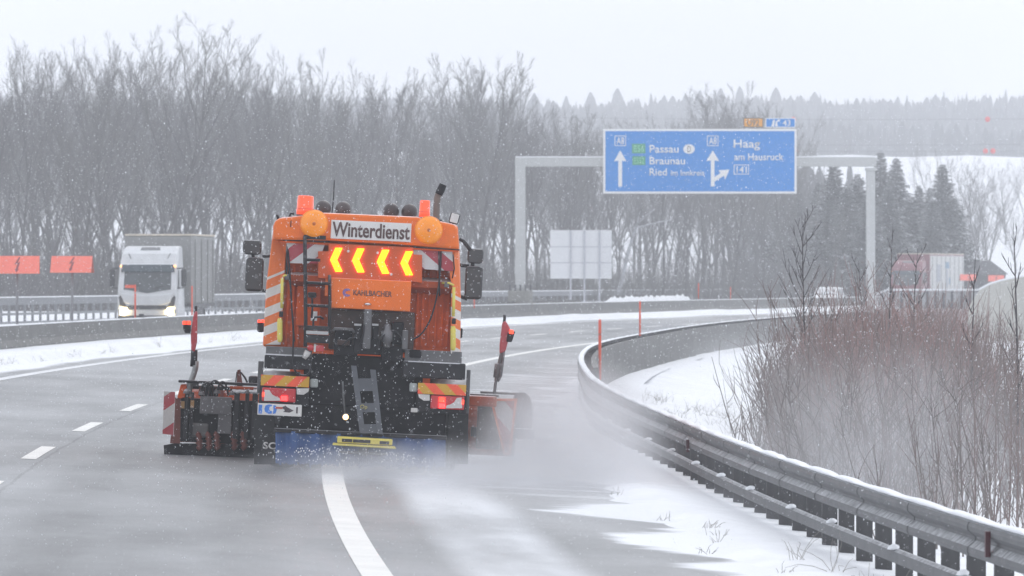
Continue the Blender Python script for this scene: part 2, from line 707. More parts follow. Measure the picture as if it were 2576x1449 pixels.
# median concrete barrier, one piece per element
o1 = rp(U_WALL, 110)
wall = empty('concrete_barrier', o1, label='long dark concrete median barrier with a snow strip along its top', cat='barrier')
cring = [(-.28, -.1), (-.28, .07), (-.15, .24), (-.09, .62), (.09, .62), (.15, .24), (.28, .07), (.28, -.1)]
sring = [(-.085, .622), (-.07, .645), (0, .66), (.07, .648), (.085, .622)]
for Z in frange(110, 500, 6)[:-1]:
    zz = frange(Z + .012, Z + 5.988, 2)
    sweep(cring, zz, o1, U_WALL).build('barrier_element', M_CONC, wall)
    sweep(sring, zz, o1, U_WALL).build('snow_cap', M_SNOWCAP, wall, smooth=True)

# small reflector boxes that sit on the barrier
M_DARK = mat('black_plastic', (.025, .025, .028), rough=.5, var=.2, dirt=.2)
for px, Zq in ((29, 168.5), (605, 206)):
    b = MB()
    b.box((0, 0, .06), (.16, .1, .12)).box((0, -.053, .07), (.1, .008, .06))
    o = b.build('delineator', M_DARK, bevel=.012)
    o.location = (at(px, 700, Zq).x, Zq, 0)
    uu = o.location.x - road_x(Zq)
    o.location = rp(U_WALL, Zq, .655)
    tag(o, 'small black reflector box on the median barrier ' + ('near the first warning sign' if px < 100 else 'between the orange truck and the lorry'), 'reflector')

# the higher, shorter wall behind, at the foot of the gantry
o2 = rp(-13.05, 285)
w2 = empty('concrete_wall', o2, label='short taller dark concrete wall behind the median barrier at the gantry foot', cat='wall')
for k, Z in enumerate(frange(285, 339, 6)[:-1]):
    hh = 1.05
    sweep([(-.2, -.1), (-.12, hh), (.12, hh), (.2, -.1)], frange(Z + .012, Z + 5.988, 3), o2, -13.05).build('wall_element', M_CONC, w2)
b = MB()
p, q = Vector(rp(-13.05, 339.02)) - Vector(o2), Vector(rp(-13.05, 343)) - Vector(o2)
b.prism([p + Vector((-.15, 0, 0)), p + Vector((.15, 0, 0)), p + Vector((.12, 0, 1.05)), p + Vector((-.12, 0, 1.05))],
        [q + Vector((-.15, 0, 0)), q + Vector((.15, 0, 0)), q + Vector((.12, 0, .35)), q + Vector((-.12, 0, .35))])
b.build('sloped_end', M_CONC, w2)

# guardrail of the far carriageway: two rows of openings with snow showing through
o3 = rp(U_FENCE, 230)
M_RAIL3 = mat('pale_galvanised_steel', (.25, .26, .275), rough=.6, metal=.2, var=.12, dirt=.3, dcol=(.28, .28, .29), snow=.4)
fen = empty('parapet_rail', o3, label='pale steel parapet with two rows of square openings beyond the far carriageway', cat='parapet')
for Z in frange(230, 500, 9)[:-1]:
    zz = frange(Z, Z + 8.99, 3)
    for nm, h0, h1, mm in (('top_rail', .80, 1.10, M_RAIL3), ('middle_rail', .36, .46, M_RAIL3), ('kerb_rail', -.05, .09, M_RAIL3)):
        sweep([(-.03, h0), (-.03, h1), (.06, h1), (.06, h0)], zz, o3, U_FENCE).build(nm, mm, fen)
    sweep([(-.09, 1.102), (-.06, 1.15), (.07, 1.155), (.10, 1.102)], zz, o3, U_FENCE).build('snow_cap', M_SNOWCAP, fen)
fpm = MB().box((-.005, 0, .47), (.1, .2, 1.04)).build('post', M_RAIL3, data_only=True)
for Z in frange(231, 498, 1.68):
    put('post', fpm, fen, loc=Vector(rp(U_FENCE, Z, 0)) - Vector(o3) + Vector((-.06, 0, 0)))

# ------------------------------------------------------------------ gantry and its signs
ZG = 319.
M_GAL = mat('light_grey_paint', (.50, .51, .50), rough=.55, var=.06, dirt=.25, dcol=(.36, .36, .36), snow=.35)
gx0, gx1 = at(1309, 700, ZG).x, at(2190, 700, ZG).x
gan = empty('sign_gantry', (gx0, ZG, .5), label='pale grey steel sign gantry spanning the motorway', cat='gantry')
ztop, zbot = at(0, 396, ZG).z - .5, at(0, 419, ZG).z - .5
MB().bx(-.26, .26, -.26, .26, 1.45, zbot + .02).build('gantry_post', M_GAL, gan, bevel=.03)
MB().bx(gx1 - gx0 - .22, gx1 - gx0 + .22, -.24, .24, -1.0, zbot - .22).build('gantry_post', M_GAL, gan, bevel=.03)
MB().bx(gx1 - gx0 - .27, gx1 - gx0 + .27, -.29, .29, zbot - .22, zbot - .06).build('post_collar', M_GAL, gan, bevel=.02)
MB().bx(-.27, gx1 - gx0 + .27, -.25, .25, zbot, ztop).build('gantry_beam', M_GAL, gan, bevel=.03)
MB().bx(-.25, gx1 - gx0 + .25, -.2, .22, ztop + .003, ztop + .05).build('snow_cap', M_SNOWCAP, gan, bevel=.02)
MB().bx(-.62, .62, -.6, .6, -.4, 1.32).build('foundation', mat('foundation_concrete', (.26, .255, .235), rough=.8, dirt=.6, dcol=(.15, .15, .14), dscale=1.2), gan, bevel=.02)
MB().bx(-.42, .42, -.4, .4, 1.323, 1.45).build('foot_plate', M_GAL, gan)
bme = MB().lathe([(.045, 0), (.045, .22), (.06, .22), (.06, .30), (.03, .31)], (0, 0, 0), n=8).build('bolt', mat('dark_steel', (.09, .09, .095), rough=.5), data_only=True)
for k in range(5):
    for yy in (-.5, .5):
        put('bolt', bme, gan, loc=(-.52 + k * .26, yy, 1.322))

M_BLUE = mat('sign_blue', (.000, .225, .66), rough=.45, var=.05, dirt=.1, dcol=(.3, .4, .6))
M_WHITE = mat('sign_white', (.80, .80, .80), rough=.5, var=.04)
M_GREEN = mat('sign_green', (.06, .36, .20), rough=.5, var=.05)
M_OR = mat('sign_orange', (.80, .36, .04), rough=.5, var=.05)
M_SGREY = mat('sign_grey', (.16, .15, .15), rough=.5, var=.05)
SG = ZG / 16000.


class Board:
    """a sign board whose parts are given in the photograph's crop coordinates, turned into metres on the board"""

    def __init__(self, name, x0, y0, x1, y1, Y, border, mb, mw, label, cat, thick=.09):
        self.x0, self.y1, self.Y = x0, y1, Y
        k = SG * .4
        self.k = k
        lo = at(1223.6 + .4 * x0, 257.6 + .4 * y1, ZG)
        self.o = empty(name, (lo.x, Y, lo.z), label=label, cat=cat)
        W, H = (x1 - x0) * k, (y1 - y0) * k
        self.W, self.H = W, H
        MB().bx(0, W, 0, thick, 0, H).build('border', mw, self.o)
        MB().bx(border, W - border, -.014, -.002, border, H - border).build('panel', mb, self.o, bevel=.01)
        self.y = -.017

    def P(self, x, y):
        return (x - self.x0) * self.k, (self.y1 - y) * self.k

    def text(self, s, x0, y0, x1, y1, m, bold=.012, lift=0.):
        a, b = self.P(x0, y1), self.P(x1, y0)
        me = text_mesh(s, b[0] - a[0], b[1] - a[1], m, .012, bold)
        put('lettering', me, self.o, loc=(a[0], self.y - lift, a[1]))

    def poly(self, name, pts, m, lift=0., par=None):
        q = [self.P(*p) for p in pts]
        y = self.y - lift
        return MB().prism([(x, y - .012, z) for x, z in q], [(x, y, z) for x, z in q]).build(name, m, par or self.o)

    def frame(self, x0, y0, x1, y1, t, m):
        b = MB()
        (a, c), (d, e) = self.P(x0, y1), self.P(x1, y0)
        y0_, y1_ = self.y - .012, self.y
        t *= self.k
        b.bx(a, d, y0_, y1_, c, c + t).bx(a, d, y0_, y1_, e - t, e).bx(a, a + t, y0_, y1_, c + t, e - t).bx(d - t, d, y0_, y1_, c + t, e - t)
        b.build('number_frame', m, self.o)


S = Board('direction_sign', 733, 168, 1948, 575, ZG - .62, .115, M_BLUE, M_WHITE, 'big blue motorway direction sign reading Passau, Braunau, Ried and Haag on the gantry', 'road sign')
for x in (805, 1385):
    S.frame(x, 211, x + 71, 276, 4, M_WHITE)
    S.text('A8', x + 12, 222, x + 60, 266, M_WHITE)
S.poly('arrow', [(828, 530), (852, 530), (852, 368), (880, 372), (840, 303), (801, 372), (828, 368)], M_WHITE)
S.poly('arrow', [(1409, 530), (1432, 530), (1432, 500), (1492, 462), (1497, 489), (1526, 424), (1456, 428), (1470, 446), (1432, 470), (1432, 367), (1462, 371),
                 (1421, 303), (1380, 371), (1409, 367)], M_WHITE)
S.poly('number_plate', [(914, 322), (998, 322), (998, 262), (914, 262)], M_GREEN)
S.poly('number_plate', [(916, 395), (998, 395), (998, 340), (916, 340)], M_GREEN)
M_PALEG = mat('pale_green_print', (.22, .60, .40), rough=.5)
S.text('E56', 924, 272, 990, 313, M_PALEG, lift=.014)
S.text('E552', 924, 348, 990, 388, M_PALEG, lift=.014)
S.text('Passau', 1024, 270, 1207, 318, M_WHITE)
S.poly('oval', [(1272 + 36 * cos(a * pi / 12), 295 + 30 * sin(a * pi / 12)) for a in range(24)], M_WHITE)
S.text('D', 1262, 275, 1284, 315, M_SGREY, lift=.014, bold=0.)
S.text('Braunau', 1024, 345, 1247, 392, M_WHITE)
S.text('Ried', 1024, 416, 1133, 462, M_WHITE)
S.text('im Innkreis', 1158, 426, 1368, 462, M_WHITE, bold=.008)
S.text('Haag', 1552, 235, 1718, 304, M_WHITE)
S.text('am Hausruck', 1555, 322, 1865, 366, M_WHITE)
S.frame(1553, 393, 1648, 454, 4, M_WHITE)
S.text('141', 1570, 404, 1634, 444, M_WHITE)
S2 = Board('diversion_sign', 1612, 98, 1739, 160, ZG - .6, .05, M_OR, M_SGREY, 'small orange diversion plate U92 above the blue sign', 'road sign', .06)
S2.text('U92', 1636, 109, 1714, 150, M_SGREY)
S3 = Board('exit_number_sign', 1752, 100, 1940, 160, ZG - .6, .04, M_BLUE, M_WHITE, 'small blue exit number plate 43 above the blue sign', 'road sign', .06)
S3.poly('exit_symbol', [(1788, 152), (1806, 152), (1812, 110), (1802, 110)], M_WHITE)
S3.poly('exit_symbol', [(1812, 152), (1830, 152), (1824, 126), (1836, 120), (1840, 126), (1844, 108), (1826, 109), (1831, 114), (1816, 122)], M_WHITE)
S3.text('43', 1860, 112, 1909, 149, M_WHITE)
# brackets that carry the plates
MB().bx(.1, .18, .062, .12, -.5, S2.H - .05).bx(S2.W - .2, S2.W - .12, .062, .12, -.5, S2.H - .05).build('bracket', M_GAL, S2.o)
MB().bx(.2, .28, .062, .12, -.5, S3.H - .05).bx(S3.W - .3, S3.W - .22, .062, .12, -.5, S3.H - .05).build('bracket', M_GAL, S3.o)
b = MB()
for k in range(6):
    x = .8 + k * (S.W - 1.6) / 5
    b.bx(x - .05, x + .05, .092, .36, .15, S.H - .15)
b.build('bracket', M_GAL, S.o)

# ------------------------------------------------------------------ sign of the far carriageway, seen from behind
ZB = 408.
a, c = at(1383, 702, ZB), at(1540, 578, ZB)
bs_ = empty('sign_board', (a.x, ZB, .9), label='large white sign seen from behind, ribbed with panels, beyond the far carriageway', cat='road sign')
M_WPAN = mat('white_sign_back', (.80, .81, .82), rough=.5, var=.05, dirt=.12, dcol=(.6, .6, .62))
xs = [1383, 1435.6, 1470, 1508, 1540]
ys = [578, 621, 661, 702]
for i in range(4):
    for j in range(3):
        p, q = at(xs[i], ys[j + 1], ZB), at(xs[i + 1], ys[j], ZB)
        MB().bx(p.x - a.x + .03, q.x - a.x - .03, -.03, .03, p.z - .9 + .025, q.z - .9 - .025).build('panel', M_WPAN, bs_)
M_RIB = mat('grey_rib', (.50, .51, .55), rough=.5, metal=.2)
for i in range(1, 4):
    p = at(xs[i], 705, ZB)
    MB().bx(p.x - a.x - .06, p.x - a.x + .06, -.14, -.035, -.4, c.z - .9 - .05).build('sign_post', M_RIB, bs_)
for j in (1, 2):
    z = at(0, ys[j], ZB).z - .9
    MB().bx(.02, c.x - a.x - .02, -.033, .028, z - .022, z + .022).build('rail', M_RIB, bs_)

# ------------------------------------------------------------------ roof-shaped high-voltage warning signs
M_FLUO = mat('fluorescent_red', (.96, .215, .155), rough=.5, var=.05, dirt=.1, dcol=(.8, .4, .35))
M_FLUD = mat('dark_red_edge', (.45, .10, .07), rough=.6)
M_POLE = mat('galvanised_pole', (.23, .23, .24), rough=.5, metal=.3)
M_PRINT = mat('dark_print', (.30, .09, .10), rough=.6)


def warning_sign(px, py, w, Z, rot, label, group, base_z, k=1.):
    c = at(px, py, Z)
    o = empty('warning_sign', (c.x, Z, base_z), (0, 0, rot), label=label, cat='warning sign', group=group)
    zc = c.z - base_z
    h, d = .235 * k, .22 * k
    w2 = w / 2
    b = MB()
    b.prism([(-w2, -d, zc - h), (-w2, -d + .03, zc - h), (-w2, .03, zc + h), (-w2, 0, zc + h)], [(w2, -d, zc - h), (w2, -d + .03, zc - h), (w2, .03, zc + h), (w2, 0, zc + h)])
    b.build('panel', M_FLUO, o)
    b = MB()
    b.prism([(-w2, d + .06, zc - h), (-w2, d + .03, zc - h), (-w2, .032, zc + h - .03), (-w2, .034, zc + h)], [(w2, d + .06, zc - h), (w2, d + .03, zc - h), (w2, .032, zc + h - .03), (w2, .034, zc + h)])
    b.build('panel', M_FLUD, o)
    pts = [(.05, .20), (-.06, .01), (.02, .035), (-.03, -.12), (-.055, -.10), (-.02, -.20), (.05, -.115), (.02, -.112), (.085, .075), (.01, .05), (.09, .20)]
    sl = d / (2 * h)
    q = [(x * k, -d / 2 + z * k * sl - .008, zc + z * k) for x, z in pts]
    MB().prism([(x, y - .006, z) for x, y, z in q], [(x, y + .002, z) for x, y, z in q]).build('lightning_symbol', M_PRINT, o)
    MB().tube([(0, .03, -.3), (0, .03, zc + h - .06)], .04, 8).build('pole', M_POLE, o, smooth=True)
    return o


zb_ = .08
warning_sign(43, 666, 1.34, 190, .05, 'red roof-shaped lightning warning sign on a pole, cut by the left picture edge', 'high voltage warning signs', zb_, 1.13)
warning_sign(181, 665, 1.32, 202, -.12, 'red roof-shaped lightning warning sign on a pole, nearer the oncoming white lorry', 'high voltage warning signs', zb_, 1.13)
warning_sign(2435, 698, 1.15, 452, .15, 'far red warning panel beside the red lorry\'s trailer', 'high voltage warning signs', 0, .95)
warning_sign(2506, 700, 1.15, 455, -.1, 'far red warning panel above the rising concrete wing wall', 'high voltage warning signs', 0, .95)

# ------------------------------------------------------------------ snow stakes
M_STAKE = mat('orange_stake', (.75, .10, .045), rough=.5, var=.1, dirt=.15)
M_STAKEB = mat('dark_band', (.4, .12, .1), rough=.5)


def stake(px, pyb, pyt, Z, r, label, lean=0., flag=False):
    p, t = at(px, pyb, Z), at(px, pyt, Z)
    H = t.z - p.z
    o = empty('snow_stake', p, (0, lean, 0), label=label, cat='snow stake', group='orange snow stakes along the barriers')
    MB().tube([(0, 0, 0), (0, 0, H * .97), (0, 0, H)], [r, r, r * .6], 8).build('rod', M_STAKE, o, smooth=True)
    MB().lathe([(r * 1.04, H * .74), (r * 1.04, H * .77)], (0, 0, 0), n=8).build('band', M_STAKEB, o)
    if flag:
        MB().box((-.17, 0, H - .06), (.32, .02, .1)).build('flag', M_STAKE, o)
    return o


stake(1509, 958, 803, 141, .033, 'orange snow stake at the tight bend of the guardrail, tallest of them')
stake(1610, 845, 757, 178, .027, 'orange snow stake behind the guardrail, right of the one at its bend')
stake(340, 803, 716, 206, .03, 'orange snow stake with a short side arm in front of the white lorry', flag=True)
stake(483, 800, 719, 219, .028, 'orange snow stake behind the left red marker of the truck')
stake(1193, 775, 748, 262, .03, 'short red stake on the barrier right of the truck mirror')
stake(1757, 752, 712, 300, .03, 'faint orange stake in front of the forest, left of the white car')
stake(1838, 752, 722, 330, .03, 'faint low orange stake nearest the white car')

# ------------------------------------------------------------------ wildlife fence at the forest edge
M_FP = mat('fence_post', (.42, .42, .42), rough=.8, snow=.6)
o4 = (at(1572, 0, 430).x, 430, .8)
wf_ = empty('wildlife_fence', o4, label='thin pale wire fence posts along the forest edge behind the snow heap', cat='fence')
fpp = []
xs = [1500, 1535, 1572, 1599, 1628, 1654, 1685, 1721, 1752, 1778, 1806, 1835, 1866, 1895, 1930, 1960]
for i, px in enumerate(xs):
    Z = 425 + (px - 1572) * .14
    t, p = at(px, 659 + (px - 1572) * .07, Z), at(px - 3, 716, Z)
    fpp.append((t, p))
    MB().tube([p - Vector(o4), t - Vector(o4)], .035, 5).build('post', M_FP, wf_)
for h in (.15, .5, .9):
    MB().tube([lerp(t, p, h) - Vector(o4) for t, p in fpp], .007, 3).build('wire', M_FP, wf_)

# snow heap beyond the far guardrail
b = MB()
nx, ny = 60, 10
for j in range(ny + 1):
    for i in range(nx + 1):
        px = 1480 + i * (1765 - 1480) / nx
        Z = 399 + (px - 1480) * .13 + (j - ny / 2) * .9
        g = terrain_z(at(px, 0, Z).x, Z)
        e = sstep(i / 14) * sstep((nx - i) / 9) * sin(pi * j / ny)
        b.v.append((at(px, 0, Z).x, Z, g - .1 + e * (.95 + .14 * wob(px * 7, j * 9) + .1 * wob(px * 23, 3))))
for j in range(ny):
    for i in range(nx):
        q = j * (nx + 1) + i
        b.f.append((q, q + 1, q + nx + 2, q + nx + 1))
tag(b.build('snow_heap', M_SNOW, smooth=True), 'low white snow heap ploughed up in front of the forest fence', 'snow heap')

# ------------------------------------------------------------------ culvert parapet and wing wall at the right
ZW = 338.
o5 = Vector((at(2230, 0, ZW).x, ZW, -1.0))
M_DPOST = mat('dark_post', (.07, .07, .08), rough=.6)
par = empty('bridge_railing', o5, label='railing with dark posts and a snowy top rail on a low pinkish wall', cat='railing')
tp, bt = at(0, 729, ZW).z + 1.0, at(0, 776, ZW).z + 1.0
L = at(2466, 0, ZW).x - o5.x
MB().bx(0, L, -.06, .06, tp - .06, tp).build('top_rail', mat('snowy_rail', (.66, .67, .69), rough=.6), par)
MB().bx(.0, L, -.05, .05, tp + .002, tp + .05).build('snow_cap', M_SNOWCAP, par)
for px in (2247, 2268, 2289, 2312, 2333, 2354, 2374, 2395, 2419, 2440):
    x = at(px, 0, ZW).x - o5.x
    MB().bx(x - .065, x + .065, -.05, .05, bt - .02, tp - .062).build('post', M_DPOST, par)
MB().bx(-.2, L + .3, .12, .16, bt, tp - .12).build('panel', mat('rail_panel', (.44, .45, .46), rough=.6, dirt=.3), par)
MB().bx(-1.2, L + .9, -.35, .4, -1.2, bt - .024).build('wall', mat('pinkish_concrete', (.36, .29, .28), rough=.8, dirt=.4, dcol=(.45, .38, .38)), par)
b = MB()
b.tube([(-.02, 0, tp - .02), (-.62, 0, tp - .3), (-.66, 0, tp - .36), (-.42, 0, tp - .95)], .055, 6)
b.build('end_bend', mat('snowy_rail_end', (.7, .71, .73), rough=.6), par)

o6 = Vector((at(2440, 0, ZW - 3).x, ZW - 3, -1.4))
ww = empty('wing_wall', o6, label='smooth beige concrete wing wall with curved snowy top at the right edge', cat='wall')
top = [(2436, 776), (2466, 730), (2490, 717), (2515, 709), (2545, 702), (2580, 696), (2640, 690), (2740, 686)]
M_BEIGE = mat('beige_concrete', (.44, .43, .385), rough=.85, var=.06, vs=.5, dirt=.2, dcol=(.36, .35, .32), dscale=.4)
pts = [at(x, y, ZW - 3) - o6 for x, y in top]
for i in range(len(pts) - 1):
    p, q = pts[i], pts[i + 1]
    g = .012 if i > 1 else 0
    b = MB()
    b.prism([(p.x + g, 0, -1), (q.x, 0, -1), (q.x, 0, q.z), (p.x + g, 0, p.z)], [(p.x + g, .6, -1), (q.x, .6, -1), (q.x, .6, q.z), (p.x + g, .6, p.z)])
    b.build('wall_panel', M_BEIGE, ww)
b = MB()
b.tube([p + Vector((0, .25, .02)) for p in pts[1:]], .1, 6)
b.build('snow_cap', M_SNOWCAP, ww)

# dark shed behind the red panels
ZS_ = 520.
p, q = at(2405, 790, ZS_), at(2530, 655, ZS_)
sh = empty('shed', (p.x, ZS_, 0), label='dark grey shed with a sloping roof end behind the far red warning panels', cat='shed')
M_SHED = mat('dark_shed', (.05, .05, .055), rough=.8, dirt=.2)
W = q.x - p.x
z1 = at(0, 690, ZS_).z
zt = q.z
MB().bx(0, W, 0, 5, -1.5, z1).build('wall', M_SHED, sh)
MB().prism([(-.2, -.2, z1 + .004), (W + .2, -.2, z1 + .004), (W - 1.15, 1.5, zt), (-.2, 1.5, zt)],
           [(-.2, 5.2, z1 + .004), (W + .2, 5.2, z1 + .004), (W - 1.15, 3.5, zt), (-.2, 3.5, zt)]).build('roof', M_SHED, sh)
MB().bx(W * .3, W * .3 + 1, -.05, -.01, -1, z1 - .5).build('door', mat('shed_door', (.04, .04, .045), rough=.7), sh)

# ------------------------------------------------------------------ power line with warning balls
M_BALL = mat('red_ball', (.75, .07, .06), rough=.5)
ZP = 700.
for py, balls, lab in ((296, (2003, 2480), 'topmost overhead wire with two red warning balls'), (360, (), 'middle overhead wire without any balls'),
                       (376, (2010, 2475, 2493), 'lowest overhead wire with red balls, two of them close together')):
    p0, p1 = at(1300, py - 2, ZP), at(2900, py, ZP - 30)
    pw = empty('power_line', p0, label=lab + ' across the hazy hill', cat='power line', group='overhead wires')
    pts = []
    for k in range(25):
        t = k / 24
        pts.append((p1 - p0) * t - Vector((0, 0, .25 * (1 - (2 * t - 1) ** 2))))
    MB().tube(pts, .022, 4).build('wire', M_WIRE, pw)
    for bx_ in balls:
        c = at(bx_, py, ZP - 20) - p0
        t = c.x / (p1 - p0).x
        c = (p1 - p0) * t - Vector((0, 0, .25 * (1 - (2 * t - 1) ** 2)))
        MB().lathe([(.02, -.3), (.2, -.22), (.3, 0), (.2, .22), (.02, .3)], c, n=12).build('warning_ball', M_BALL, pw, smooth=True)

# ================================================================== the winter service truck
TZ = 80.6
T0 = Vector((at(910, 0, TZ).x, TZ, -.016))
TROT = (0, .047, .031)
truck = empty('road_service_truck', T0, TROT, label='orange winter service truck with plough and spreader, seen from behind on the wet motorway', cat='truck')
from mathutils import Euler
TM = Euler(TROT).to_matrix()
TMI = TM.inverted()


def q(px, py, y=0.):
    d = at(px, py, TZ + y) - T0
    r = TMI @ d
    return Vector((r.x, y, r.z))


def pxm(y=0.):
    return (TZ + y) / 16000.


OR_ = (.87, .168, .008)
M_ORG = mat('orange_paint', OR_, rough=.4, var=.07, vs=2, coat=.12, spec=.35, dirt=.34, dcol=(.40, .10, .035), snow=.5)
M_ORD = mat('shaded_grimy_orange', (.64, .088, .003), rough=.55, var=.2, vs=5, spec=.2, dirt=.5, dcol=(.24, .035, .006), snow=.2)  # orange paint with the recess's shade mixed into its colour, plus grime
M_ORR = mat('dark_orange_paint', (.40, .055, .005), rough=.55, var=.25, vs=7, spec=.2, dirt=.6, dcol=(.13, .055, .03), snow=.5)  # darker orange with brown mottling
M_BLK = mat('black_steel', (.014, .014, .018), rough=.5, var=.3, spec=.25, dirt=.35, dcol=(.065, .06, .06), snow=.35)
M_BLK2 = mat('grimy_black', (.007, .007, .010), rough=.6, var=.4, spec=.15, dirt=.4, dcol=(.045, .042, .045))
M_TGREY = mat('dirty_grey_steel', (.13, .13, .135), rough=.55, var=.25, dirt=.5, dcol=(.06, .055, .055), snow=.4)
M_CHUTE = mat('chute_steel', (.085, .092, .105), rough=.5, metal=.2, var=.2, dirt=.5, dcol=(.07, .07, .08))
M_YEL = mat('yellow_guard', (.72, .60, .10), rough=.5, var=.1, dirt=.3, dcol=(.45, .42, .2))
M_AMB = mat('amber_lens', (.92, .28, .004), rough=.25, var=.06, vs=14, coat=.5, emit=(1, .3, 0), es=.10)  # faint glow added to brighten lenses that are not lit
M_BCN = mat('beacon_lens', (.92, .10, .025), rough=.25, var=.05, coat=.4, emit=(1, .09, .02), es=.35)
M_TWHITE = mat('reflective_white', (.72, .70, .68), rough=.4, var=.05, dirt=.25, dcol=(.5, .45, .42))
M_TXT = mat('brown_print', (.10, .055, .05), rough=.5)
M_RED = mat('red_lens', (.50, .012, .02), rough=.25, coat=.5, var=.1)
M_REDON = mat('lit_red_lamp', (.6, .02, .02), emit=(1, .03, .03), es=4)
M_REDON2 = mat('lit_red_lamp_dim', (.6, .02, .02), emit=(1, .05, .02), es=2.5)
M_CLEAR = mat('clear_lens', (.62, .60, .58), rough=.2, coat=.5, dirt=.3, dcol=(.4, .35, .33))
M_LED = mat('lit_amber_led', (.9, .5, .02), emit=(1, .165, .001), es=3.4)
M_MIR = mat('mirror_glass', (.03, .033, .036), rough=.12, metal=0, spec=.6)
M_BLUEC = mat('blue_plastic_curtain', (.022, .085, .29), rough=.6, var=.35, vs=5, dirt=.75, dcol=(.10, .15, .24), dscale=5)
M_RUB = mat('rubber', (.018, .018, .02), rough=.75, var=.2, dirt=.4, dcol=(.06, .06, .06))
M_LAMPW = mat('lit_work_lamp', (1, .9, .7), emit=(1, .62, .26), es=3.5)


def tb(name, cx, cy, w, h, y0, y1, m, par=truck, bevel=0., rotz=0.):
    c = q(cx, cy, y0)
    k = pxm(y0)
    rot = Matrix.Rotation(rotz, 3, 'Y') if rotz else None
    return MB().box((c.x, (y0 + y1) / 2, c.z), (w * k, y1 - y0, h * k), rot).build(name, m, par, bevel=bevel)


def tp_(name, pts, y0, y1, m, par=truck, bevel=0., smooth=False):
    a = [q(x, y, y0) for x, y in pts]
    b = [Vector((p.x, y1, p.z)) for p in a]
    return MB().prism(a, b).build(name, m, par, bevel=bevel, smooth=smooth)


def tt(name, pts, r, m, par=truck, n=8):
    """tube through (px, py, y) points"""
    return MB().tube([q(*p) for p in pts], r, n).build(name, m, par, smooth=True)


def smooth_path(pts, n=6):
    """Catmull-Rom through (px, py, y) points"""
    out = []
    P = [Vector(p) for p in pts]
    for i in range(len(P) - 1):
        a, b, c, d = P[max(i - 1, 0)], P[i], P[i + 1], P[min(i + 2, len(P) - 1)]
        for k in range(n):
            t = k / n
            out.append(.5 * ((2 * b) + (c - a) * t + (2 * a - 5 * b + 4 * c - d) * t * t + (3 * b - a - 3 * c + d) * t ** 3))
    return out + [P[-1]]


def lettering(s, x0, y0, x1, y1, y, m, par, bold=.01, dep=.004):
    """text whose picture box is x0..x1, y0..y1 (before the lean)"""
    c = q((x0 + x1) / 2, (y0 + y1) / 2, y)
    k = pxm(y)
    me = text_mesh(s, (x1 - x0) * k, (y1 - y0) * k, m, dep, bold)
    return put('lettering', me, par, loc=(c.x - (x1 - x0) * k / 2, y, c.z - (y1 - y0) * k / 2))


# body of the hopper
sil = [(661, 872), (670, 715), (680, 637), (689, 566), (696, 552), (712, 546), (1140, 562), (1152, 569), (1157, 640), (1160, 762), (1158, 892)]
tp_('hopper_body', sil, .34, 4.2, M_ORG, bevel=.03)
# striped rear corners, angled outwards
dl = Vector((-.42, 0, .9)).normalized()
dr = Vector((.42, 0, .9)).normalized()
cl_ = q(690, 690, 0)
cr_ = q(1150, 745, 0)
M_STL = stripes('striped_corner_print', (.83, .165, .012), (.70, .66, .62), dl, .215, .5, .28, zmax=(dl, cl_.dot(dl)), dirt=.15)
M_STR = stripes('striped_corner_print_mirrored', (.83, .165, .012), (.70, .66, .62), dr, .215, .5, .30, zmax=(dr, cr_.dot(dr)), dirt=.15)
for pts, m in (([(661, 868), (670, 715), (680, 637), (689, 566), (726, 566), (718, 640), (716, 690), (706, 868)], M_STL),
               ([(1134, 890), (1136, 720), (1126, 640), (1120, 574), (1152, 570), (1157, 640), (1161, 762), (1158, 892)], M_STR)):
    a = [q(x, y, 0) for x, y in pts]
    xm = max(abs(p.x) for p in a)
    for p in a:
        p.y = .20 if abs(p.x) > 1.08 else .02
    b = [Vector((p.x, .335, p.z)) for p in a]
    MB().prism(a, b).build('corner_panel', m, truck, bevel=.012)
# overhanging hood
hood = [(687, 604), (687, 569), (692, 555), (705, 548), (757, 542), (817, 535), (1048, 545), (1111, 557), (1142, 564), (1152, 572), (1156, 628), (1036, 618), (830, 606), (717, 604)]
ho = tp_('hood', hood, -.06, .332, M_ORG, bevel=.035)
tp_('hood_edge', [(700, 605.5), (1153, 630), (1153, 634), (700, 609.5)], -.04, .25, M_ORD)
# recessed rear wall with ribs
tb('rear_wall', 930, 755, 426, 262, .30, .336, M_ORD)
for px in (724, 737, 752, 1050, 1064, 1080, 1098, 1114, 1128):
    x = px + 0
    tb('wall_rib', x, 770, 6, 205, .262, .298, M_ORD, bevel=.008)
# funnel shaped underside of the hood
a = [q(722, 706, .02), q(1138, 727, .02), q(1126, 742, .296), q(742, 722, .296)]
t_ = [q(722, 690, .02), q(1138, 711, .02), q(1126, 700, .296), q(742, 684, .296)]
MB().prism(a, t_).build('funnel', M_ORR, truck)  # the overhang's shade is put into this darker orange
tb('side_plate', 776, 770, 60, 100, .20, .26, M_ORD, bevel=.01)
tb('hinge_plate', 822, 715, 8, 60, -.02, .03, M_ORG, bevel=.006)

# Winterdienst board
sb = tb('sign_panel', 933.5, 581, 202, 47, -.085, -.065, M_TWHITE, bevel=.006)
lettering('Winterdienst', 836, 562, 1031, 599, -.087, M_TXT, sb, bold=.022)
# arrow board with four lit chevrons
M_BOARD = mat('arrow_board_glow_face', (.60, .085, .004), rough=.5, var=.15, dirt=.4, dcol=(.2, .03, .008))  # orange glow around the chevrons is put into the face colour
ab = tp_('arrow_board', [(800, 700), (800, 632), (826, 632), (826, 612), (1040, 622), (1040, 640), (1062, 641), (1062, 712), (1035, 708)], -.055, .06, M_BOARD, bevel=.006)


def c1(x, y):
    return 579.6 + .3125 * x, 418.6 + .3124 * y


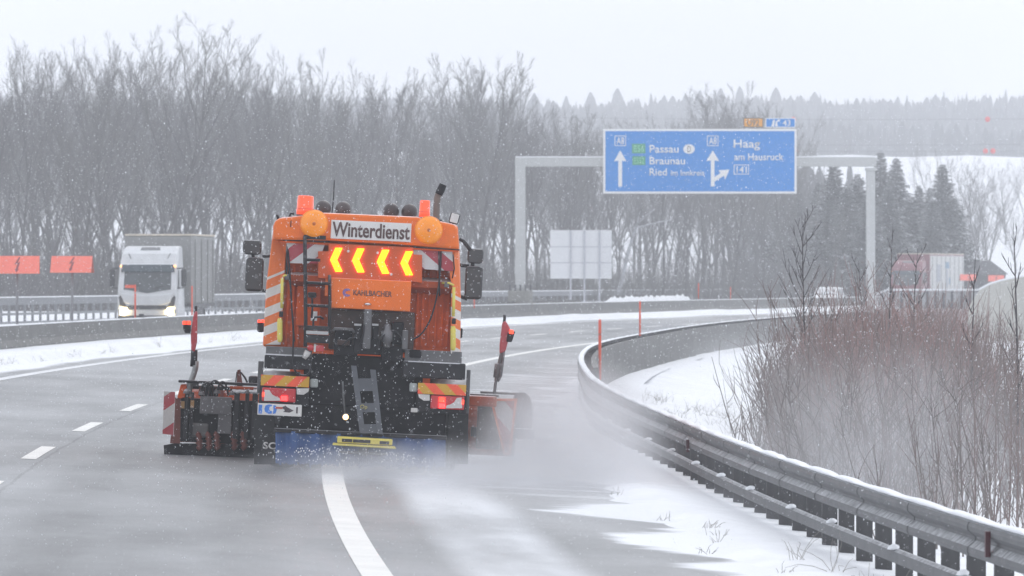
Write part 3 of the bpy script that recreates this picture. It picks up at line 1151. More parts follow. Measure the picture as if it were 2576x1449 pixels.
for tx, ty in ((803, 752), (980, 757), (1180, 768), (1370, 780)):
    b = MB()
    rows = 17
    for r in range(rows):
        v = -90 + 180 * r / (rows - 1)
        s = abs(v) / 90
        xl = tx + 40 * s
        for cidx in range(5):
            x = xl + 6 + cidx * 11.2
            c = q(*c1(x, ty + v), -.075)
            b.lathe([(.0145, -.0), (.0145, .012)], (c.x, -.078, c.z), axis='y', n=6)
    b.build('chevron_light', M_LED, ab, fix=False)
for px, py in ((876, 632), (950, 636), (984, 690)):
    c = q(px, py, -.06)
    MB().lathe([(.018, 0), (.012, -.01)], (c.x, -.056, c.z), axis='y', n=8).build('screw_cap', M_TWHITE, ab)
# red and white boards beside it
for pts, d, off, nm in (([(721, 608), (818, 612), (800, 663), (722, 662)], Vector((-.62, 0, .78)), .45, 'a'), ([(1036, 624), (1138, 630), (1140, 682), (1052, 676)], Vector((.62, 0, .78)), .72, 'b')):
    ms = stripes('red_white_print_' + nm, (.42, .012, .035), (.62, .60, .59), d.normalized(), .30, .5, off, dirt=.35)
    tp_('warning_board', pts, .0, .03, ms)
tt('board_rail', [(712, 603, -.02), (830, 607, -.02)], .012, M_BLK)
tt('board_rail', [(1036, 622, -.02), (1156, 629, -.02)], .012, M_BLK)
# maker's cover
cv = tb('cover_panel', 932, 741, 203, 76, -.10, .2, M_ORG, bevel=.012)
lettering('KAHLBACHER', 889, 731, 986, 745, -.103, M_TXT, cv, bold=.012)
b = MB()
k = pxm()
c = q(873, 736, -.1)
for a0, a1, r, w in ((40, 320, .050, .012), (60, 300, .032, .010)):
    ring = []
    for i in range(15):
        a = radians(a0 + (a1 - a0) * i / 14)
        ring.append((c.x + r * 1.1 * cos(a), c.z + r * sin(a)))
    for i in range(14):
        (x0, z0), (x1, z1) = ring[i], ring[i + 1]
        dx, dz = x0 - c.x, z0 - c.z
        s = 1 - w / r
        inn = [(c.x + (x0 - c.x) * s, c.z + (z0 - c.z) * s), (c.x + (x1 - c.x) * s, c.z + (z1 - c.z) * s)]
        b.prism([(x0, -.106, z0), (x1, -.106, z1), (inn[1][0], -.106, inn[1][1]), (inn[0][0], -.106, inn[0][1])],
                [(x0, -.1015, z0), (x1, -.1015, z1), (inn[1][0], -.1015, inn[1][1]), (inn[0][0], -.1015, inn[0][1])])
b.build('emblem', mat('emblem_blue', (.10, .14, .45), rough=.4), cv)
c = q(925, 766, -.1)
MB().lathe([(.001, .03), (.04, .018), (.05, 0), (.001, -.012)], (c.x, -.115, c.z), n=12).build('handle', mat('chrome', (.7, .7, .7), rough=.25, metal=.9), cv, smooth=True)

# amber warning lamps
for px, py, cut in ((790, 563, True), (1078.7, 579, False)):
    c = q(px, py, -.1)
    R = 34 * pxm()
    wl_ = MB().lathe([(R * .98, .0), (R, -.03), (R * .97, -.055), (R * .75, -.075), (R * .3, -.085), (.002, -.087)], (c.x, -.07, c.z), axis='y', n=40).build('warning_lamp', M_AMB, truck, smooth=True)
    MB().lathe([(R * .4, .08), (R * 1.04, .02), (R * 1.06, -.01), (R * 1.03, -.028), (R * 1.0, -.012)], (c.x, -.068, c.z), axis='y', n=40).build('lamp_rim', M_AMB, wl_, smooth=True)
    b = MB()
    for rr in (.3, .5, .7, .86):
        b.lathe([(R * rr + .004, -.0), (R * rr, -.008), (R * rr - .004, -.0)], (c.x, -.158 + .012 * rr * rr * 4, c.z), axis='y', n=32)
    b.build('lens_ring', M_AMB, wl_, smooth=True)
    MB().lathe([(.022, 0), (.02, -.012), (.001, -.016)], (c.x, -.157, c.z), axis='y', n=12).build('lens_boss', mat('amber_dark', (.5, .12, .01), rough=.4), wl_)
tb('lamp_bracket', 792, 597, 56, 10, -.12, .0, M_BLK)

# beacons on the roof
for cx, y0, y1, w in ((767, 492, 537, 44), (1067.5, 503.5, 543, 28)):
    c, t = q(cx, y1 + 3, .12), q(cx, y0, .12)
    r, H = w / 2 * pxm(), (t - c).length
    be = MB().lathe([(r * 1.0, .0), (r * 1.0, H * .3), (r * .96, H * .32), (r * .92, H * .9), (r * .86, H * .985), (r * .6, H)], (c.x, .12, c.z), n=28).build('beacon', M_BCN, truck, smooth=True)
    MB().lathe([(r * 1.01, H * .3), (r * 1.02, H * .31), (r * 1.01, H * .325)], (c.x, .12, c.z), n=28).build('beacon_seam', mat('seam_red', (.35, .03, .02)), be)
    MB().lathe([(r * .9, -.05), (r * .95, 0)], (c.x, .12, c.z - .002), n=20).build('beacon_base', M_BLK, be)
# lamps and horns on the cab roof seen from behind
for px, py in ((813, 524), (863, 527), (984, 531), (1030, 533)):
    c = q(px, py, 5.4)
    R = 20.5 * pxm(5.4)
    sl = MB().lathe([(.02, -.10), (R * .55, -.09), (R * .9, -.05), (R, 0), (R, .06), (R * .9, .075), (.01, .08)], (c.x, 5.4, c.z), axis='y', n=24).build('spot_lamp', mat('brown_black_housing', (.035, .02, .02), rough=.35, dirt=.3) if px == 813 else bpy.data.materials['brown_black_housing'], truck, smooth=True)
    MB().tube([(c.x, 5.4, c.z - R), (c.x, 5.4, c.z - R - .2)], .02, 6).build('lamp_stem', M_BLK, sl)
tt('lamp_bar', [(760, 556, 5.4), (1080, 571, 5.4)], .025, M_BLK)
tt('antenna', [(835, 540, 4.6), (839, 500, 4.6), (841, 453, 4.6)], .008, M_BLK, n=5)
# exhaust
ex = MB().tube([q(*p) for p in smooth_path([(1098, 600, 4.6), (1098, 540, 4.6), (1099, 510, 4.6), (1102, 492, 4.6), (1109, 478, 4.6), (1114, 466, 4.6)])], .047, 12)
ex = ex.build('exhaust_pipe', mat('brown_exhaust', (.16, .125, .105), rough=.45, metal=.3, var=.2), truck, smooth=True)
MB().tube([q(1103.5, 489, 4.55), q(1109.5, 477, 4.55), q(1115, 464, 4.55)], [.052, .055, .05], 12).build('exhaust_tip', M_BLK2, ex, smooth=True)
# work lamp, upper right
wk = tb('work_lamp', 1143.5, 549, 25, 28, .02, .10, M_BLK, bevel=.02, rotz=.22)
tb('lens', 1143.5, 549, 20, 23, .005, .018, M_CLEAR, par=wk, bevel=.01, rotz=.22)
tt('lamp_arm', [(1140, 562, .1), (1136, 570, .12), (1112, 557, .15), (1104, 556, .15)], .012, M_BLK, par=wk, n=6)
tt('lamp_knuckle', [(1108, 552, .14), (1108, 562, .14)], .02, M_BLK, par=wk)
for pts in ([(700, 552, .1), (697, 540, .1)], [(728, 546, .1), (732, 537, .1), (740, 538, .1)]):
    tt('hook', pts, .017, M_BLK, n=6)
tt('cable', [(733, 541, -.02), (732, 560, -.07), (731, 571, -.07)], .006, M_BLK, n=5)

# access ladder
ld = empty('ladder', (0, 0, 0))
ld.parent = truck
tt('ladder_rail', [(767, 594, -.16), (768, 700, -.18), (769, 800, -.2), (768, 872, -.2)], .024, M_BLK, par=ld)
tt('ladder_rail', [(829, 692, -.12), (830, 760, -.17), (828, 838, -.2)], .021, M_BLK, par=ld)
for (xa, xb, y) in ((768, 806, 653), (768, 830, 711), (768, 829, 768)):
    tt('rung', [(xa, y, -.17), (xb, y + (xb - xa) * .04, -.17)], .02, M_BLK, par=ld)
tb('step_plate', 798, 837, 56, 8, -.24, -.02, mat('worn_step', (.5, .5, .5), rough=.5, dirt=.4), par=ld)
tb('step_box', 798, 826, 62, 12, -.22, .1, M_BLK, par=ld)
tb('step_box', 798, 853, 64, 20, -.22, .1, M_BLK, par=ld)
tt('ladder_hoop', [(788, 826, -.2), (788, 806, -.2), (792, 798, -.2), (806, 797, -.2), (814, 803, -.2)], .014, M_BLK, par=ld, n=6)
tb('notice_plate', 790, 795, 16, 24, .17, .19, M_TWHITE)
# yellow guards
for a, w1, b2, w2, c2 in (((710, 700, 775), 8, (704, 800, 861), 14, (707, 790)), ((1142, 722, 796), 8, (1140, 820, 882), 14, (1142, 808))):
    gu = empty('corner_guard', (0, 0, 0))
    gu.parent = truck
    c = q(a[0], a[1], -.06)
    b_ = q(a[0] - 1, a[2], -.06)
    MB().tube([c, lerp(c, b_, .5), b_], w1 / 2 * pxm(), 10).build('guard_bar', M_YEL, gu, smooth=True)
    c, b_ = q(b2[0], b2[1], -.06), q(b2[0], b2[2], -.06)
    r = w2 / 2 * pxm()
    MB().tube([lerp(c, b_, t) for t in (0, .05, .15, .85, .95, 1)], [r * .5, r * .85, r, r, r * .85, r * .5], 12).build('guard_buffer', M_YEL, gu, smooth=True)
    tb('guard_clamp', c2[0], c2[1], 10, 15, -.1, .0, M_BLK, par=gu, bevel=.01)
tt('bracket', [(712, 696, -.06), (718, 692, -.05), (730, 696, 0)], .014, M_YEL, n=6)
tt('bracket', [(1142, 718, -.06), (1130, 712, -.05), (1112, 712, 0)], .014, M_YEL, n=6)
# hoses and cables
tt('hose', smooth_path([(723, 618, .02), (727, 660, -.03), (731, 720, -.06), (735, 790, -.08), (738, 850, -.08), (737, 905, -.08), (742, 932, -.1), (760, 944, -.1), (778, 938, -.1), (784, 905, -.05)]), .012, M_BLK, n=6)
tt('hose', smooth_path([(721, 615, .05), (722, 660, .03), (733, 750, .0), (741, 860, .0)]), .007, M_BLK, n=5)
tt('hose', smooth_path([(1110, 625, -.02), (1107, 690, -.03), (1098, 750, -.05), (1082, 805, -.06), (1058, 842, -.06), (1032, 856, -.03)]), .011, M_BLK, n=6)
tt('latch_rod', [(1104, 632, -.03), (1106, 745, -.03)], .010, M_BLK, n=5)
tt('latch_rod', [(1140, 640, -.03), (1143, 676, -.03), (1138, 700, -.03)], .009, M_BLK, n=5)
tt('latch_rod', [(722, 620, -.03), (720, 700, -.03)], .010, M_BLK, n=5)
tb('latch_box', 722, 697, 12, 14, -.05, .05, M_TGREY, bevel=.01)
tb('latch_box', 1124, 716, 12, 14, -.05, .05, M_TGREY, bevel=.01)
tb('cable_box', 785, 742, 22, 14, .1, .2, M_BLK, bevel=.02)
tt('cable', [(785, 748, .1), (786, 775, .1), (784, 800, .08)], .014, M_BLK, n=6)

# dark drive unit under the cover
M_DARKR = mat('grimy_brown_steel', (.06, .028, .02), rough=.55, var=.4, vs=10, dirt=.5, dcol=(.03, .025, .025), snow=.3)
tb('drive_housing', 935, 832, 214, 102, .14, .30, M_DARKR, bevel=.02)
tb('drive_mast', 924, 828, 20, 100, -.14, .12, M_TGREY, bevel=.015)
for cx, cy, w, h, y0, m in ((901, 845, 18, 60, -.06, M_BLK), (944, 850, 14, 66, -.06, M_BLK), (864, 845, 44, 40, .02, M_BLK2), (864, 862, 32, 14, -.04, M_DARKR), (1000, 838, 30, 56, .04, M_BLK2),
                             (924, 872, 70, 40, -.1, M_BLK2), (1019, 855, 15, 48, -.04, M_TGREY), (870, 880, 60, 30, -.02, M_BLK2), (986, 890, 56, 36, -.02, M_BLK2), (1045, 890, 30, 20, .0, M_BLK2)):
    tb('drive_part', cx, cy, w, h, y0, .16, m, bevel=.015)
for cx, cy, w in ((900, 817, 18), (944, 817, 16)):
    tb('drive_bracket', cx, cy, w, 5, -.12, .0, mat('bright_bracket', (.42, .42, .42), rough=.4, metal=.3) if cx == 900 else bpy.data.materials['bright_bracket'])
tt('hydraulic_pipe', [(838, 833, -.05), (842, 827, -.05), (886, 829, -.05), (892, 838, -.05)], .02, M_TGREY)
tt('hydraulic_pipe', smooth_path([(905, 870, -.12), (915, 835, -.15), (918, 800, -.1)]), .012, M_BLK, n=6)
tt('hydraulic_pipe', smooth_path([(950, 880, -.12), (958, 850, -.15), (990, 832, -.1), (1010, 850, -.05)]), .013, M_BLK, n=6)
tt('hydraulic_pipe', smooth_path([(860, 870, -.1), (880, 852, -.14), (898, 850, -.12)]), .011, M_BLK, n=6)
vl = MB()
c = q(974, 842, -.08)
vl.lathe([(.02, .14), (.045, .12), (.05, .06), (.075, .04), (.075, -.08), (.05, -.1), (.045, -.16)], c, n=14)
vl.build('valve', mat('valve_steel', (.2, .2, .21), rough=.35, metal=.6, dirt=.5, dcol=(.04, .03, .03)), truck, smooth=True)
# round and square red reflectors with their bracket
c = q(781, 874.5, -.2)
MB().lathe([(.042, .02), (.042, -.005), (.03, -.014), (.001, -.018)], c, axis='y', n=18).build('round_reflector', M_RED, truck, smooth=True)
tb('reflector_bracket', 792, 875, 5, 20, -.19, -.17, M_TWHITE)
tb('square_reflector', 805, 876, 20, 16, -.2, -.17, M_RED, bevel=.006)
c = q(771, 892, -.15)
MB().tube([c + Vector((-.03, 0, -.05)), c, c + Vector((.02, 0, .045))], [.03, .04, .045], 12).build('tilted_lamp', M_CLEAR, truck, smooth=True)

# frame behind, beams
tb('chassis_frame', 912, 985, 300, 150, .35, 8.0, M_BLK2)
tb('axle_housing', 912, 1105, 240, 60, 1.2, 1.7, M_BLK2, bevel=.05)
tb('apron_plate', 727, 884, 116, 22, .05, .12, M_TGREY, bevel=.006)
tb('apron_plate', 1090, 897, 144, 30, .05, .12, M_TGREY, bevel=.006)
for cx, cy, w, h in ((725, 912, 120, 34), (1092, 932, 158, 42)):
    be_ = tb('rear_beam', cx, cy, w, h, -.02, .25, M_BLK, bevel=.02)
tb('beam_shelf', 716, 893, 100, 3, -.03, .2, mat('snowy_ledge', (.6, .6, .62), rough=.7))
tb('beam_shelf', 1092, 912, 130, 2.5, -.03, .2, bpy.data.materials['snowy_ledge'])
tb('rear_plate', 912, 960, 260, 130, .2, .34, M_BLK2, bevel=.02)
tb('rear_plate', 912, 1055, 420, 70, .22, .34, M_BLK2, bevel=.02)
tb('light_carrier', 715, 990, 126, 60, .06, .2, M_BLK, bevel=.02)
tb('light_carrier', 1112, 1010, 126, 62, .06, .2, M_BLK, bevel=.02)
# orange and yellow reflective bars
d1, d2 = Vector((-.62, 0, .62)).normalized(), Vector((.62, 0, .62)).normalized()
MRB1 = stripes('reflective_bar_print', (.90, .10, .035), (.62, .33, .02), d1, .20, .5, .62, dirt=.12)
MRB2 = stripes('reflective_bar_print_mirrored', (.90, .10, .035), (.62, .33, .02), d2, .20, .5, .70, dirt=.12)
for m in (MRB1, MRB2):
    pb = m.node_tree.nodes['Principled BSDF']
tb('reflective_bar', 717, 958.5, 121.5, 27, -.06, -.03, MRB1, bevel=.004)
tb('reflective_bar', 1112, 979.5, 121.5, 27.5, -.06, -.03, MRB2, bevel=.004)
# tail lamps
for x0, x1, y0, y1, sgn in ((659, 744, 976, 1011, 1), (1083, 1168, 996, 1030, -1)):
    cx, cy, w, h = (x0 + x1) / 2, (y0 + y1) / 2, x1 - x0, y1 - y0
    tl = tb('tail_light', cx, cy, w, h, -.05, .05, M_RED, bevel=.015)
    f = lambda t: cx + sgn * (t - .5) * w
    pts = [(f(.08), y0 + 4), (f(.22), y0 + 5), (f(.30), y0 + 16), (f(.42), y0 + 22), (f(.52), y1 - 10), (f(.55), y1 - 3), (f(.06), y1 - 3)]
    tp_('clear_lens', pts, -.058, -.052, M_CLEAR, par=tl)
    tb('lit_lamp', f(.66), y1 - 9, 16, 12, -.066, -.055, M_REDON, par=tl, bevel=.01)
    if sgn < 0:
        tb('lit_lamp', f(.66), y0 + 10, 16, 13, -.066, -.055, M_REDON2, par=tl, bevel=.01)
    tb('lit_lamp', f(.035), y0 + 16, 5, 11, -.066, -.055, M_REDON2, par=tl, bevel=.005)
tp_('side_reflector', [(746, 977), (778, 977), (776, 985), (764, 993), (747, 992)], -.05, -.03, M_CLEAR)
tp_('side_reflector', [(1052, 991), (1081, 993), (1081, 1008), (1066, 1008), (1054, 1000)], -.05, -.03, M_CLEAR)
tb('reversing_lamp', 790, 964, 20, 22, -.02, .06, mat('frosted_lens', (.35, .38, .37), rough=.4, dirt=.4), bevel=.02)
tb('reversing_lamp', 1040, 975, 20, 22, -.02, .06, bpy.data.materials['frosted_lens'], bevel=.02)
tb('hook_plate', 1042, 1032, 17, 11, -.0, .06, M_CLEAR, bevel=.008)
# number plate with its worn print
npl = tb('number_plate', 703.5, 1031, 111, 29.5, -.065, -.05, M_TWHITE, bevel=.006)
M_PBLUE = mat('plate_blue', (.05, .20, .62), rough=.4)
M_PSM = mat('plate_smudge', (.07, .05, .06), rough=.6)
tb('blue_strip', 655, 1029, 9, 22, -.0675, -.0655, M_PBLUE, par=npl)
tp_('blue_arc', [(676, 1017), (668, 1020), (665, 1028), (667, 1036), (676, 1041), (684, 1040), (684, 1034), (679, 1033), (677, 1028), (679, 1023), (684, 1022), (684, 1018)], -.0675, -.0655, M_PBLUE, par=npl)
tp_('blue_arc', [(687, 1019), (694, 1020), (697, 1029), (693, 1040), (686, 1041), (688, 1030)], -.0675, -.0655, M_PBLUE, par=npl)
tp_('smudge', [(708, 1025), (718, 1020), (722, 1024), (739, 1033), (728, 1038), (712, 1036), (716, 1031)], -.0675, -.0655, M_PSM, par=npl)
tb('smudge', 702, 1026, 18, 5, -.069, -.067, mat('plate_red_smudge', (.45, .08, .05)), par=npl)
lettering('A', 652.5, 1033, 657.5, 1038, -.068, M_TWHITE, npl, bold=0, dep=.002)
lettering('1', 745, 1024, 749, 1040, -.0675, M_PSM, npl, bold=0, dep=.002)
# spreader chute
ch = empty('spreader_chute', (0, 0, 0))
ch.parent = truck
for pa, pb in (((890, 920, .02), (912, 1090, -.34)), ((938, 930, .02), (956, 1092, -.34))):
    a, b_ = q(*pa), q(*pb)
    MB().prism([a + Vector((-.035, -.03, 0)), a + Vector((.035, -.03, 0)), a + Vector((.035, .03, 0)), a + Vector((-.035, .03, 0))],
               [b_ + Vector((-.035, -.03, 0)), b_ + Vector((.035, -.03, 0)), b_ + Vector((.035, .03, 0)), b_ + Vector((-.035, .03, 0))]).build('chute_rail', M_CHUTE, ch)
for y0, y1 in ((952, 984), (1014, 1037), (1067, 1090)):
    def ed(y, s):
        t = (y - 920) / 170
        x = (890 + 22 * t) if s < 0 else (938 + 18 * t)
        p = q(x, y, .02 - .36 * t)
        return p + Vector((-s * .034, 0, 0))
    pts = [ed(y0, -1), ed(y0, 1), ed(y1, 1), ed(y1, -1)]
    MB().prism(pts, [p + Vector((0, .02, 0)) for p in pts]).build('chute_plate', M_CHUTE, ch)
tp_('chute_back', [(896, 950), (936, 954), (954, 1090), (912, 1088)], .0, .04, M_BLK2, par=ch)
me = lettering('Op', 906, 1018, 924, 1031, -.24, mat('faded_yellow_print', (.42, .36, .10)), ch, bold=.01)
# lit working lamp under the body
c = q(869.5, 1049, -.05)
wl2 = MB().lathe([(.045, .06), (.05, 0), (.04, -.02)], c, axis='y', n=16).build('floodlight', M_BLK, truck, smooth=True)
MB().lathe([(.036, -.021), (.025, -.034), (.001, -.038)], c, axis='y', n=16).build('bulb', M_LAMPW, wl2, smooth=True)
tt('lamp_stem', [(868, 1045, .0), (864, 1000, .05), (862, 960, .1)], .012, M_TGREY, par=wl2, n=6)

# spreader plate (yellow) and its disc
sp_ = empty('spreader', (0, 0, 0))
sp_.parent = truck
tp_('spreader_hood', [(849, 1098), (988, 1106), (987, 1121), (848, 1114)], -.52, -.2, M_YEL, par=sp_, bevel=.015)
tp_('spreader_lip', [(838, 1115), (994, 1124), (997, 1130), (836, 1120)], -.56, -.2, M_YEL, par=sp_, bevel=.008)
for cx, cy, w in ((873, 1108, 26), (910, 1110, 44), (967, 1114, 24)):
    tb('grip_opening', cx, cy, w, 8, -.528, -.518, M_BLK, par=sp_, bevel=.01)
c = q(915, 1140, -.42)
MB().lathe([(.05, .1), (.06, .02), (.30, .01), (.31, 0), (.28, -.01), (.02, -.012)], c, n=28).build('spreader_disc', M_CHUTE, sp_, smooth=True)
# thrown grains of salt
rs = random.Random(5)
b = MB()
for k in range(170):
    t = k / 170
    a = radians(190 + 160 * rs.random())
    r = .3 + 1.0 * rs.random() ** .7
    p = c + Vector((cos(a) * r - .15, sin(a) * r * .4, .06 - .16 * (r - .3) ** 2 - .05 * rs.random()))
    s = .006 + .006 * rs.random()
    b.add([p + Vector(d) * s for d in ((1, 0, 0), (0, 1, 0), (-.5, -.8, 0), (0, 0, 1.2), (0, 0, -1.2))], [(0, 1, 3), (1, 2, 3), (2, 0, 3), (1, 0, 4), (2, 1, 4), (0, 2, 4)])
so = b.build('salt_grains', M_SNOWCAP, None)
so.location = T0
so.rotation_euler = TROT
tag(so, 'white salt grains flying off the spreader disc', 'salt', kind='stuff')
# blue curtain with fringed lower edge
b = MB()
nn = 86
for i in range(nn):
    x0 = 693 + (1121 - 693) * i / nn
    x1 = 693 + (1121 - 693) * (i + .96) / nn
    ytop = 1094 + (x0 - 910) * .05
    ybot = 1168 + (x0 - 910) * .03 + 7 * rs.random() + (6 if rs.random() < .2 else 0)
    yo = -.10 + .035 * sin(i * .55) + .012 * rs.random()
    a = [q(x0, ybot, yo), q(x1, ybot, yo), q(x1, ytop, yo), q(x0, ytop, yo)]
    b.prism(a, [p + Vector((0, .015, 0)) for p in a])
o = b.build('spray_curtain', M_BLUEC, truck)
o['kind'] = 'stuff'
tb('curtain_rail', 907, 1092, 436, 10, -.13, .0, M_BLK, bevel=.01)
# wheels with mud flaps
wp = [(.24, -.19), (.27, -.20), (.42, -.19), (.49, -.14), (.51, -.06), (.51, .06), (.49, .14), (.42, .19), (.27, .20), (.24, .19)]
for x, y in ((-1.02, 1.35), (1.02, 1.35), (-.66, 1.35), (.66, 1.35), (-1.08, 5.9), (1.08, 5.9)):
    w = MB().lathe(wp, (x, y, .51), axis='x', n=32).build('wheel', M_RUB, truck, smooth=True)
    MB().lathe([(.06, -.1), (.235, -.08), (.238, .08), (.06, .1)], (x, y, .51), axis='x', n=20).build('rim', M_TGREY, w, smooth=True)
for cx in (665, 1152):
    mf = tp_('mudflap', [(cx - 26, 1040), (cx + 26, 1040), (cx + 26, 1168), (cx - 26, 1168)], .30, .325, M_RUB, bevel=.005)
    if cx < 900:
        lettering('SC', 662, 1112, 694, 1130, .296, M_TWHITE, mf, bold=.03)
for x0, x1 in ((640, 657), (1163, 1180)):
    c0, c1_ = q((x0 + x1) / 2, 940, .3), q((x0 + x1) / 2, 1070, .3)
    b = MB()
    ring0, ring1 = [], []
    sg = -1 if x0 < 900 else 1
    for k in range(13):
        a = pi * k / 12
        yy, zz = 1.35 - .72 * cos(a), .58 + .66 * sin(a)
        b.v += [(sg * .84, yy, zz), (sg * 1.30, yy, zz), (sg * 1.32, yy, zz - .06), (sg * 1.30, yy, zz - .03)]
    for k in range(12):
        for j in range(3):
            b.f.append((k * 4 + j, k * 4 + j + 1, k * 4 + j + 5, k * 4 + j + 4))
    fe = b.build('fender', M_TGREY, truck, smooth=True)
    so_ = fe.modifiers.new('thick', 'SOLIDIFY')
    so_.thickness = .012
tb('fender_flap', 655, 948, 14, 80, .3, .32, M_TGREY, bevel=.01)
tb('fender_flap', 1177, 985, 10, 110, .3, .32, M_TGREY, bevel=.01)

# cab in front of the hopper, hidden but for its mirrors
cb = tp_('cab', [(705, 905), (700, 640), (712, 572), (724, 566), (1112, 585), (1126, 592), (1140, 660), (1140, 925)], 5.0, 7.3, M_ORG, bevel=.06)
tb('cab_window', 920, 660, 330, 70, 7.302, 7.32, M_MIR, par=cb)
tb('bonnet', 918, 960, 380, 120, 5.0, 7.2, M_ORD, bevel=.05)


def mirror(cx, cy, w, h, tilt=0.):
    y0 = 6.9
    o = tb('mirror', cx, cy, w, h, y0, y0 + .16, M_BLK, bevel=.05)
    k = pxm(y0)
    c = q(cx, cy, y0)
    MB().box((c.x, y0 - .006, c.z), (w * k * .86, .008, h * k * .88)).build('mirror_glass', M_MIR, o, bevel=.003)
    return o


m1 = mirror(634.5, 622, 47, 37)
m2 = mirror(640, 690, 45, 86)
m3 = mirror(1196.5, 644, 40, 38)
m4 = mirror(1192, 711, 44, 84)
for pts in ([(636, 640, 7.0), (638, 650, 7.0)], [(660, 645, 7.0), (682, 644, 7.0)], [(660, 730, 7.0), (672, 732, 7.0), (680, 742, 7.0)]):
    tt('mirror_arm', pts, .022, M_BLK, n=8)
for pts in ([(1156, 600, 6.9), (1166, 606, 6.9), (1178, 622, 6.9), (1184, 630, 6.9)], [(1190, 660, 7.0), (1188, 672, 7.0)], [(1148, 665, 7.0), (1180, 670, 7.0)], [(1150, 742, 7.0), (1176, 752, 7.0)]):
    tt('mirror_arm', pts, .028, M_BLK, n=8)
# side marker lamp, left
sm = tb('side_lamp', 656, 822, 18, 28, 4.4, 4.55, M_BLK, bevel=.03)
for dx in (-4, 5):
    tb('lens', 656 + dx, 808, 7, 7, 4.38, 4.398, M_REDON2, par=sm)
tb('side_lamp', 1160, 838, 8, 26, 3.6, 3.75, M_BLK, bevel=.02)

# ------------------------------------------------------------------ plough gear, left of the truck
Y1 = 5.2
pl = empty('side_plough', (0, 0, 0))
pl.parent = truck
M_RW = stripes('plough_marker_print', (.60, .58, .56), (.42, .012, .03), Vector((-.6, 0, .8)).normalized(), .36, .42, .28, dirt=.5)
tp_('marker_board', [(413, 984), (441, 986), (436, 1094), (409, 1091)], Y1, Y1 + .03, M_RW, par=pl)
tp_('end_plate', [(446, 1000), (455, 967), (470, 967), (470, 998), (454, 1003)], Y1 - .03, Y1 + .5, M_ORD, par=pl, bevel=.01)
M_RUST = mat('red_brown_steel', (.16, .035, .022), rough=.6, var=.35, dirt=.5, dcol=(.05, .03, .03))
tp_('corner_post', [(441, 1000), (455, 1002), (453, 1115), (428, 1115), (430, 1095), (437, 1093)], Y1, Y1 + .25, M_RUST, par=pl)
tb('top_beam', 554, 963.5, 210, 7, Y1 - .1, Y1 + .3, M_BLK, par=pl, bevel=.01)
tb('top_beam', 556, 977, 200, 9, Y1 + .1, Y1 + .4, M_BLK, par=pl, bevel=.01)
tb('mounting_plate', 543, 1020, 80, 44, Y1 - .12, Y1 - .04, M_TGREY, par=pl, bevel=.01)
tb('mounting_plate', 565, 1065, 34, 52, Y1 - .1, Y1 - .03, M_TGREY, par=pl, bevel=.01)
tb('mounting_plate', 500, 1082, 50, 36, Y1 - .05, Y1 + .02, mat('grey_rubber', (.09, .09, .09), rough=.7, dirt=.3), par=pl, bevel=.03)
tb('back_frame', 548, 1060, 190, 110, Y1 + .05, Y1 + .3, M_BLK2, par=pl)
for cx, w in ((468, 9), (482, 8), (594, 14), (620, 10), (640, 14)):
    tb('frame_upright', cx, 1045, w, 118, Y1 - .08, Y1 + .05, M_BLK, par=pl, bevel=.01)
for cx, cy in ((460, 1018), (484, 1016)):
    tb('amber_reflector', cx, cy, 9, 18, Y1 - .1, Y1 - .085, mat('dirty_amber', (.32, .17, .05), rough=.5) if cx == 460 else bpy.data.materials['dirty_amber'], par=pl)
tb('orange_guard', 525, 985, 50, 24, Y1 + .0, Y1 + .1, M_RUST, par=pl, bevel=.01)
tb('orange_guard', 608, 976, 60, 8, Y1 - .12, Y1, M_ORR, par=pl, bevel=.01)
for cx in (500, 524, 545, 588, 612):
    c, d = q(cx, 1088, Y1 - .04), q(cx + 3, 1130, Y1 - .04)
    MB().tube([lerp(c, d, t / 8) + Vector((.012 * (-1) ** t, 0, 0)) for t in range(9)], .04, 8).build('trip_spring', M_RUST, pl, smooth=True)
tp_('cutting_edge', [(412, 1120), (440, 1115), (645, 1118), (645, 1158), (414, 1152)], Y1 - .02, Y1 + .12, M_BLK2, par=pl)
tp_('lever', [(597, 931), (605, 929), (612, 980), (595, 980)], Y1 + .0, Y1 + .06, M_RUST, par=pl)
tt('lever_cable', [(596, 935, Y1), (592, 970, Y1)], .008, M_BLK, par=pl, n=5)
tt('lever_cable', [(605, 935, Y1), (616, 950, Y1), (622, 962, Y1)], .014, M_BLK, par=pl, n=5)
tb('hydraulic_box', 637, 956, 24, 22, Y1, Y1 + .3, M_BLK, par=pl, bevel=.03)
for k, (xa, top, xb) in enumerate(((518, 957, 566), (505, 966, 522), (510, 962, 534), (516, 964, 541), (520, 968, 528), (545, 960, 575))):
    tt('hydraulic_hose', smooth_path([(xa, 996, Y1 - .1), (xa + (xb - xa) * .2, (top + 978) / 2, Y1 - .13), ((xa + xb) / 2, top, Y1 - .14), (xb - (xb - xa) * .2, (top + 980) / 2, Y1 - .13), (xb, 996 if k else 975, Y1 - .1)], 5), .014, M_BLK, par=pl, n=6)
for k in range(5):
    c = q(470 + k * 38, 984 + (k % 2) * 4, Y1 - .1)
    MB().lathe([(.05, -.03), (.045, 0), (.02, .03)], c, n=8).build('fitting', M_TGREY, pl)
b = MB()
for k in range(9):
    c = q(590 + k * 7, 985 + rs.random() * 3, Y1 - .08)
    b.lathe([(.01, -.02), (.05, 0), (.035, .03), (.01, .045)], c, n=7)
o = b.build('snow_lumps', M_SNOWCAP, pl, smooth=True)
o['kind'] = 'stuff'


